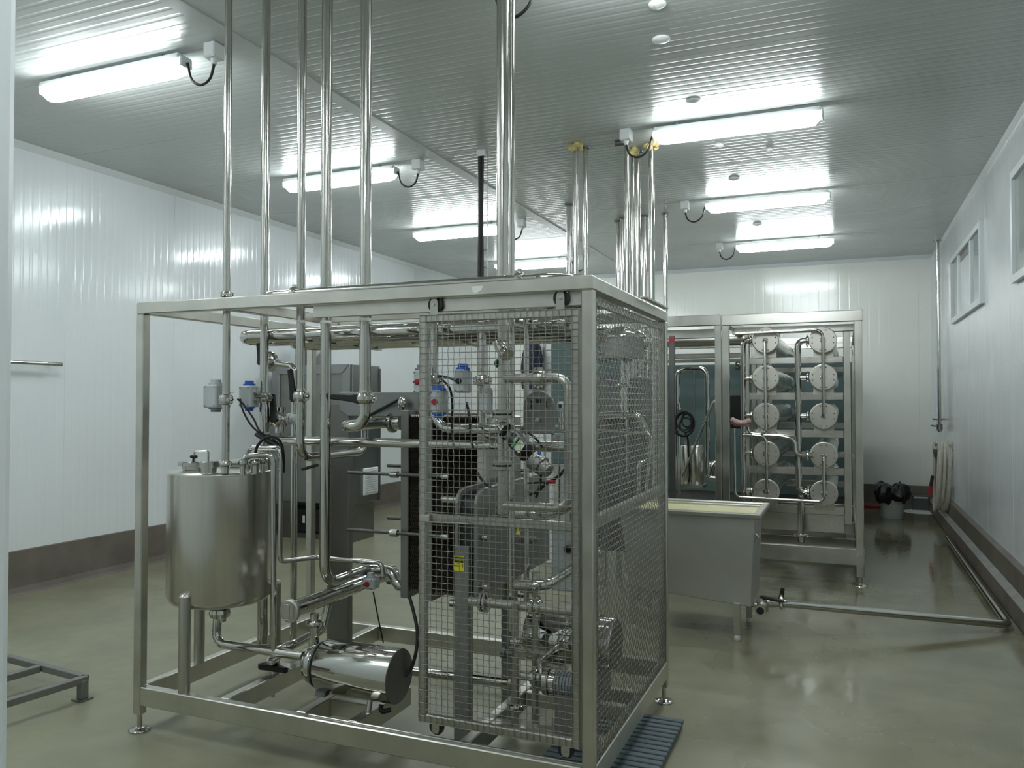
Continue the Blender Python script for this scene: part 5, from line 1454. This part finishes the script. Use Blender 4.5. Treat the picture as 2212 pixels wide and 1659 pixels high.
pipe_thing('cable_post', 'thin steel post carrying a coil of black cable in the left background bay', [(mast.x, 7.15, P(1467, 872, Y=7.15).z), (mast.x, 7.15, 0.30)], 0.013, cat='post', unions=[((mast.x, 7.15, P(1467, 885, Y=7.15).z), UZ)])
cc = MB()
for k in range(5):
    cxp, cyp, rr, sq = [(1479, 915, 21, 1.25), (1482, 918, 13, 1.2), (1478, 911, 17, 1.05), (1484, 908, 11, 1.3), (1476, 917, 23, 1.1)][k]
    cc.curve([P(cxp + rr * math.cos(2 * math.pi * j / 14), cyp + rr * sq * math.sin(2 * math.pi * j / 14), Y=7.08 + 0.008 * k) for j in range(15)], 0.008)
cc.curve([P(1480, 935, Y=7.1), P(1486, 950, Y=7.15), P(1487, 980, Y=7.2), P(1490, 1020, Y=7.3), P(1488, 1040, Y=7.4)], 0.008)
solo('cable_coil', cc, rubber, 'coil of black cable hanging on a thin post in the left background bay', 'cable')

# teal-grey machine body against the back wall
tq0, tq1 = P(1150, 785, Y=10.55), P(1845, 785, Y=10.55)
tm = thing('teal_enclosure', ((tq0.x + tq1.x) / 2, 11.0, 0), 'large dark teal-grey enclosure behind the bolted tubes, marked with a black S', 'machine')
part(tm, 'body', MB().box(tq0.x, 0.10, 10.55, 11.5, 0.32, 1.96), tealm, bevel=0.01)
part(tm, 'plinth', MB().box(tq0.x + 0.1, 0.0, 10.65, 11.4, 0.0, 0.32), darkm)
for px in (1330, 1500, 1660):
    x = P(px, 880, Y=10.54).x
    part(tm, 'seam_strip', MB().box(x - 0.01, x + 0.01, 10.543, 10.55, 0.33, 1.95), darkm)
lt_ = P(1594, 791, Y=10.54)
text(tm, 'S', 0.15, lt_, (math.pi / 2, 0, 0), yeldark, bold=0.004)
bxq = P(1582, 880, Y=8.4)
solo('black_unit', MB().box(bxq.x - 0.12, bxq.x + 0.10, 8.3, 8.6, P(1582, 925, Y=8.4).z, P(1582, 854, Y=8.4).z), blackp, 'black box unit hanging left of the bolted tubes, in front of the teal enclosure', 'equipment box', bevel=0.012)

# ================================================================== PIPE CLUSTER AND CABINETS BEHIND THE SKID
CL = [(1243, 310, 12, 'leftmost tall background pipe with torn yellow foam at the ceiling', True, 0.9), (1264, 318, 11, 'tall background pipe right beside the leftmost foam-topped one', False, 0.9),
      (1354, 300, 11, 'tall background pipe topped by a short clamp, fourth group by the lit fixture', False, 0.95), (1367, 320, 9, 'slim background pipe between two thicker ones under the foam patch', True, 0.9),
      (1377, 326, 13, 'tall background pipe with a collar at the ceiling, left of the junction box', False, 0.7), (1407, 308, 13, 'tall background pipe ending at foam beside the large right strip light', True, 0.8),
      (1229, 442, 11, 'farther background pipe with a ceiling flange, left of the foam-topped pair', False, 1.2), (1336, 478, 10, 'short-looking far pipe with ceiling flange in the middle cluster', False, 1.2),
      (1343, 470, 8, 'thin far pipe just right of the short-looking flanged one', False, 1.2), (1391, 466, 11, 'far pipe with ceiling flange right of the collared pipe', False, 1.2),
      (1382, 508, 8, 'thin far pipe low in the middle cluster', False, 1.2), (1388, 512, 8, 'thin far pipe beside another low in the middle cluster', False, 1.2),
      (1437, 461, 9, 'lone thin far pipe with a ceiling flange, rightmost of the cluster', False, 0.9)]
for px, py, wpx, lb, foam_, zb_ in CL:
    q = P(px, py, Z=CEIL)
    r_ = px_r(wpx, q)
    t = thing('distant_riser', (q.x, q.y, zb_), lb, 'pipe', 'tall pipes behind the skid')
    part(t, 'tube', MB().cyl((q.x, q.y, zb_), (q.x, q.y, CEIL), r_, n=16), pipe_m)
    if foam_:
        fo = MB()
        for k in range(7):
            a_ = k * 0.9
            c_ = V((q.x + r_ * 1.6 * math.cos(a_), q.y + r_ * 1.6 * math.sin(a_), CEIL - 0.012 - 0.014 * (k % 3)))
            fo.lathe(c_ - UZ * 0.03, UZ, [(0, 0.008), (0.015, 0.030), (0.035, 0.026), (0.05, 0.008)], 8)
        part(t, 'foam_collar', fo, foam, label='torn yellow foam', kind='stuff')
    else:
        part(t, 'ceiling_flange', MB().flatlathe((q.x, q.y, CEIL - 0.012), UZ, [(0, r_ * 1.7), (0.012, r_ * 1.9)], 18), darkm)
q = P(1343, 300, Z=CEIL)
solo('pipe_stub', MB().cyl((q.x - 0.05, q.y, CEIL - 0.03), (q.x + 0.03, q.y, CEIL - 0.03), 0.022, n=14), darkm, 'short dark stub at the ceiling beside the clamped background pipe', 'pipe stub')
# cable drop
q = P(1038, 325, Z=CEIL)
cd_ = thing('cable_drop', (q.x, q.y, 1.95), 'black cable drop on a wire ladder from the ceiling, left of the thickest riser', 'cable')
part(cd_, 'cable', MB().curve([(q.x - 0.005, q.y, CEIL - 0.04), (q.x, q.y, 3.0), (q.x - 0.008, q.y, 2.5), (q.x, q.y, 1.2)], 0.016).curve([(q.x + 0.02, q.y, CEIL - 0.04), (q.x + 0.015, q.y, 3.0), (q.x + 0.02, q.y, 2.5), (q.x + 0.015, q.y, 1.2)], 0.010), rubber)
ld = MB()
for dx in (-0.03, 0.055):
    ld.cyl((q.x + dx, q.y + 0.02, 1.2), (q.x + dx, q.y + 0.02, CEIL), 0.003, n=6)
for k in range(16):
    ld.cyl((q.x - 0.035, q.y + 0.02, 1.3 + k * 0.14), (q.x + 0.06, q.y + 0.02, 1.3 + k * 0.14), 0.003, n=6)
part(cd_, 'wire_ladder', ld, wire_m)
part(cd_, 'ceiling_bracket', MB().box(q.x - 0.025, q.x + 0.045, q.y - 0.02, q.y + 0.03, CEIL - 0.05, CEIL), greyp)

k0, k1 = P(1190, 735, Y=6.5), P(1342, 735, Y=6.5)
dc = thing('dark_cabinet', ((k0.x + k1.x) / 2, 6.7, 0), 'dark teal-grey cabinet standing behind the skid, seen through the mesh', 'cabinet')
part(dc, 'body', MB().box(k0.x, k1.x, 6.5, 6.9, 0.95, k0.z), tealm, bevel=0.006)
k2 = P(1298, 762, Y=6.49); k3 = P(1336, 736, Y=6.49)
cpn = part(dc, 'control_panel', MB().box(k2.x, k3.x, 6.485, 6.5, k2.z, k3.z), mat('pale_blue_panel', (0.16, 0.21, 0.23), 0.4), label='paler control panel')
for px in (1306, 1313, 1327):
    qq = P(px, 754, Y=6.48)
    part(cpn, 'button', MB().cyl((qq.x, 6.485, qq.z), (qq.x, 6.472, qq.z), 0.010, n=12), blackp)
for x in (k0.x + 0.02, k1.x - 0.06):
    for y in (6.53, 6.83):
        part(dc, 'leg', MB().box(x, x + 0.04, y, y + 0.04, 0, 0.96), satin)
k0, k1 = P(1160, 735, Y=6.95), P(1192, 735, Y=6.95)
pc = thing('pale_cabinet', (k0.x, 7.1, 0), 'narrow pale cabinet beside the dark one, seen through the mesh door', 'cabinet')
part(pc, 'body', MB().box(k0.x - 0.14, k1.x + 0.02, 6.95, 7.3, 0.0, k0.z), whitep, bevel=0.006)
xx = P(1180, 800, Y=6.94).x
part(pc, 'lock', MB().box(xx - 0.012, xx + 0.012, 6.935, 6.95, 1.72, 1.78), greyp)
part(pc, 'seam', MB().box(xx - 0.028, xx - 0.022, 6.946, 6.95, 0.1, k0.z), dullm)
jk = thing('navy_jacket', (P(1146, 780, Y=6.85).x, 6.88, P(1146, 830, Y=6.85).z), 'dark navy garment hanging behind the skid, seen through the mesh door', 'garment')
ja, jb2 = P(1126, 739, Y=6.85), P(1168, 840, Y=6.85)


def cloth(u, v):
    a_ = 2 * math.pi * u
    wd = (0.6 + 0.4 * min(1, v * 3.5)) * (1 if v > 0.02 else 0.35)
    f_ = 1 + 0.10 * math.sin(5 * a_ + 6 * v) + 0.05 * math.sin(11 * a_ - 9 * v)
    return V(((ja.x + jb2.x) / 2 + (jb2.x - ja.x) / 2 * wd * f_ * math.cos(a_), 6.88 + 0.05 * wd * f_ * math.sin(a_), ja.z + (jb2.z - ja.z) * v))


part(jk, 'cloth', MB().grid(cloth, 40, 24), navy)
part(jk, 'hook', MB().pipe([((ja.x + jb2.x) / 2, 6.95, ja.z + 0.02), ((ja.x + jb2.x) / 2, 6.88, ja.z + 0.02), ((ja.x + jb2.x) / 2, 6.88, ja.z - 0.02)], 0.006), pipe_m)

# lines and rails of the rear machine, seen through the side mesh
rY = 5.88
pipe_thing('rear_pipe', 'upper bent pipe behind the side mesh', [P(1296, 772, Y=rY), P(1348, 768, Y=rY), P(1352, 800, Y=rY), P(1352, 835, Y=rY)], 0.036, R=0.09, unions=[(P(1352, 745, Y=rY), UZ)])
pipe_thing('rear_pipe', 'upright pipe with two clamps behind the middle of the side mesh', [P(1349, 700, Y=rY), P(1348, 905, Y=rY)], 0.030, unions=[(P(1349, 747, Y=rY), UZ), (P(1348, 832, Y=rY), UZ)])
pipe_thing('rear_pipe', 'upright pipe close right of the double-clamped one behind the side mesh', [P(1364, 700, Y=rY + 0.1), P(1362, 905, Y=rY + 0.1)], 0.031)
pipe_thing('rear_pipe', 'pair of bent pipes at half height behind the side mesh', [P(1296, 898, Y=rY), P(1378, 896, Y=rY), P(1398, 935, Y=rY)], 0.030, R=0.06)
pipe_thing('rear_rail', 'bright bent guard rail behind the side mesh', [P(1290, 928, Y=rY - 0.1), P(1407, 938, Y=rY - 0.1), P(1396, 1062, Y=rY - 0.1), P(1396, 1062, Y=rY - 0.1) * 1 - UZ * (P(1396, 1062, Y=rY - 0.1).z - 0.02)], 0.014, R=0.03, m=polish, cat='rail')
pipe_thing('rear_pipe', 'tall pale post behind the right edge of the side mesh', [P(1412, 690, Y=rY + 0.3), V((P(1412, 690, Y=rY + 0.3).x, rY + 0.3, 0.0))], 0.024)
pipe_thing('rear_pipe', 'bent pipe low behind the side mesh, left of the guard rail foot', [P(1378, 1058, Y=rY) - UZ * (P(1378, 1058, Y=rY).z - 0.01), P(1380, 1000, Y=rY), P(1402, 994, Y=rY)], 0.018, R=0.05)
lo_ = thing('rear_hood', P(1345, 712, Y=5.75), 'shiny domed hood of the rear machine near the top of the side mesh', 'hood')
q = P(1345, 716, Y=5.75)
part(lo_, 'dome', MB().lathe(q - UZ * 0.05, UZ, [(0, 0.17), (0.02, 0.17), (0.05, 0.14), (0.08, 0.07), (0.09, 0.001)], 32), polish)
part(lo_, 'skirt', MB().lathe(q - UZ * 0.20, UZ, [(0, 0.15), (0.16, 0.155)], 32), dullm)
rb_ = thing('rear_machine', (-1.75, 6.0, 0), 'dark machine body standing behind the skid, seen through the side mesh', 'machine')
e0 = P(1262, 1060, Y=5.95); e1 = P(1398, 815, Y=5.95)
part(rb_, 'body', MB().box(e0.x, e1.x, 5.95, 6.35, 0.35, e1.z), darkm, bevel=0.01)
for x in (e0.x + 0.03, e1.x - 0.07):
    part(rb_, 'leg', MB().box(x, x + 0.04, 5.97, 6.01, 0, 0.36), satin)
    part(rb_, 'leg', MB().box(x, x + 0.04, 6.29, 6.33, 0, 0.36), satin)

# ================================================================== RIGHT WALL SERVICES
q = P(2037, 519, Z=CEIL)
wx, wy = XR - 0.06, 11.3
zt_ = 1.33
wp = thing('water_pipe', (wx, wy, 1.15), 'thin vertical water pipe with a tap in the far right corner', 'pipe')
part(wp, 'tube', MB().cyl((wx, wy, 1.1), (wx, wy, CEIL), 0.021, n=14), pipe_m)
part(wp, 'ceiling_flange', MB().flatlathe((wx, wy, CEIL - 0.012), UZ, [(0, 0.05), (0.012, 0.05)], 18), pipe_m)
part(wp, 'bracket', MB().cyl((wx - 0.08, wy, 1.26), (wx + 0.08, wy, 1.26), 0.012, n=10), pipe_m)
part(wp, 'tap', MB().cyl((wx, wy, 1.12), (wx, wy, 1.20), 0.034, n=14).cyl((wx - 0.10, wy, 1.18), (wx, wy, 1.17), 0.010, n=8), dullm)
hr = thing('hose_rack', (XR - 0.02, 10.65, 0.85), 'pair of oval steel hose hanger plates on the right wall', 'hanger')
hc = V((1.0, 10.60, 1.02))
for dx in (-0.07, 0.13):
    hp = MB().lathe((XR - 0.13 + dx * 0.9, 10.60, 0.92), UX, [(0, 0.001), (0.001, 0.09), (0.006, 0.09), (0.007, 0.001)], 20)
    part(hr, 'hanger_plate', hp, satin)
part(hr, 'hanger_arm', MB().cyl((XR - 0.20, 10.60, 0.93), (XR, 10.60, 0.93), 0.05, n=16), satin)
hb = MB()
hs_x = [-0.165, -0.135, -0.105, -0.075, -0.045, -0.15, -0.09, -0.06]
pts = []
for k, dx in enumerate(hs_x):
    x = XR + dx
    drop = 0.22 - 0.02 * (k % 4) + 0.02 * (k % 2)
    for j in range(12):
        a_ = 2 * math.pi * j / 12
        zz = 0.60 + (0.40 - 0.02 * (k % 3)) * math.cos(a_)
        yy = 10.60 + (0.11 + 0.02 * (k % 3)) * math.sin(a_)
        pts.append((x + 0.03 * (j / 12) - 0.035 * (1 - math.cos(a_)) * 0.5, yy, max(0.20, zz)))
ho = thing('hose', (XR - 0.1, 10.6, 0.2), 'coiled cream water hose hanging in long loops by the right wall', 'hose')
part(ho, 'coil', hb.curve(pts, 0.0185, 8, 3), hosem)
part(ho, 'nozzle', MB().cyl((XR - 0.235, 10.5, 0.50), (XR - 0.215, 10.5, 0.62), 0.018, n=12), blackp)
part(ho, 'nozzle_grip', MB().cyl((XR - 0.245, 10.5, 0.40), (XR - 0.235, 10.5, 0.50), 0.022, n=12), redp)

q = P(1927, 1118, Z=0)
bu = thing('bucket', (q.x, q.y, 0), 'white plastic bucket by the back wall, lined with a black bag', 'bucket')
part(bu, 'body', MB().lathe((q.x, q.y, 0), UZ, [(0, 0.125), (0.005, 0.13), (0.28, 0.145), (0.285, 0.15), (0.30, 0.15)], 28), whitep)
part(bu, 'rim', MB().flatlathe((q.x, q.y, 0.285), UZ, [(0, 0.152), (0.02, 0.155), (0.025, 0.145)], 28), whitep)


def bag(u, v):
    a_ = 2 * math.pi * u
    prof_ = [(0.152, 0.21), (0.185, 0.22), (0.215, 0.30), (0.19, 0.40), (0.14, 0.425), (0.10, 0.39), (0.02, 0.36)]
    k = v * (len(prof_) - 1); i = min(int(k), len(prof_) - 2); t_ = k - i
    r_ = prof_[i][0] * (1 - t_) + prof_[i + 1][0] * t_; z_ = prof_[i][1] * (1 - t_) + prof_[i + 1][1] * t_
    r_ *= 1 + 0.10 * math.sin(5 * a_ + 3 * v) + 0.06 * math.sin(9 * a_ - 5 * v)
    z_ += 0.025 * math.sin(4 * a_ + 7 * v) + 0.012 * math.sin(11 * a_)
    return V((q.x + r_ * math.cos(a_), q.y + r_ * math.sin(a_), z_))


solo('bin_liner', MB().grid(bag, 56, 24), bagm, 'crumpled black bag spilling over the white bucket', 'bag')
q = P(1987, 1104, Z=0)
bxx = thing('floor_box', (q.x, 12.2, 0), 'small grey box on the floor against the back wall, right of the bucket', 'box')
e0, e1 = P(1971, 1102, Y=12.17), P(2008, 1071, Y=12.17)
part(bxx, 'body', MB().box(e0.x, e1.x, 12.17, 12.30, 0, e1.z), mat('dull_grey_plastic', (0.10, 0.11, 0.10), 0.5), bevel=0.01)
part(bxx, 'front_frame', MB().box(e0.x + 0.02, e1.x - 0.02, 12.16, 12.17, e1.z - 0.04, e1.z - 0.02), greyp)
solo('spilled_foam', MB().lathe((q.x + 0.02, 12.05, 0.002), UZ, [(0, 0.24), (0.004, 0.22), (0.008, 0.12), (0.009, 0.001)], 24), paper, 'thin patch of white foam on the wet floor in front of the small grey box', 'foam', kind='stuff')
e0, e1 = P(1868, 1090, Y=12.2), P(1905, 1092, Y=12.2)
solo('red_rod', MB().cyl((e0.x - 0.5, 12.27, 0.022), (e1.x, 12.27, 0.022), 0.02, n=10), redp, 'red rod lying along the foot of the back wall, left of the bucket', 'rod')

# ================================================================== LEFT FOREGROUND
# low tube stand
sx1 = P(188, 1462, Z=0.115); 
xS, yS = sx1.x, 2.86
ls = thing('low_stand', (-4.1, 2.9, 0), 'low square-tube stand on the floor at the left edge', 'stand')
zS0, zS1 = 0.085, 0.120
a0 = V((xS, yS, 0)); dirA = (P(22, 1513, Z=0.1) - P(185, 1463, Z=0.1)); dirA.z = 0; dirA.normalize()
dirB = (P(90, 1438, Z=0.1) - P(185, 1463, Z=0.1)); dirB.z = 0; dirB.normalize()
A_ = P(186, 1466, Z=0.10)
for o_, d_, L_ in ((A_, dirA, 0.95), (A_, dirB, 0.75), (A_ + dirB * 0.36 + dirA * 0.02, dirA, 0.9), (A_ + dirB * 0.73, dirA, 0.9)):
    part(ls, 'tube', MB().bar(o_, o_ + d_ * L_, 0.035, 0.035), castm, bevel=0.003)
for o_ in (A_ + dirA * 0.0175 , A_ + dirA * 0.93, A_ + dirB * 0.73 + dirA * 0.02, A_ + dirB * 0.73 + dirA * 0.9):
    lgp = part(ls, 'leg', MB().box(o_.x - 0.02, o_.x + 0.02, o_.y - 0.02, o_.y + 0.02, 0.008, 0.0995), castm, bevel=0.003)
    part(lgp, 'foot_plate', MB().box(o_.x - 0.035, o_.x + 0.035, o_.y - 0.035, o_.y + 0.035, 0, 0.009), dullm)
# wall rail
e0, e1 = P(20, 786, X=XL + 0.09), P(133, 787, X=XL + 0.09)
rl = thing('wall_rail', (XL + 0.09, (e0.y + e1.y) / 2, e1.z - 0.02), 'short horizontal steel rail on the left wall beside the door edge', 'rail')
part(rl, 'tube', MB().cyl((XL + 0.09, e0.y - 0.8, e1.z), (XL + 0.09, e1.y, e1.z), 0.0155, n=14), pipe_m)
part(rl, 'bracket', MB().cyl((XL, e0.y - 0.4, e1.z), (XL + 0.09, e0.y - 0.4, e1.z), 0.010, n=10), pipe_m)
part(rl, 'bracket', MB().cyl((XL, e1.y - 0.06, e1.z - 0.004), (XL + 0.085, e1.y - 0.06, e1.z - 0.004), 0.007, n=10), pipe_m)
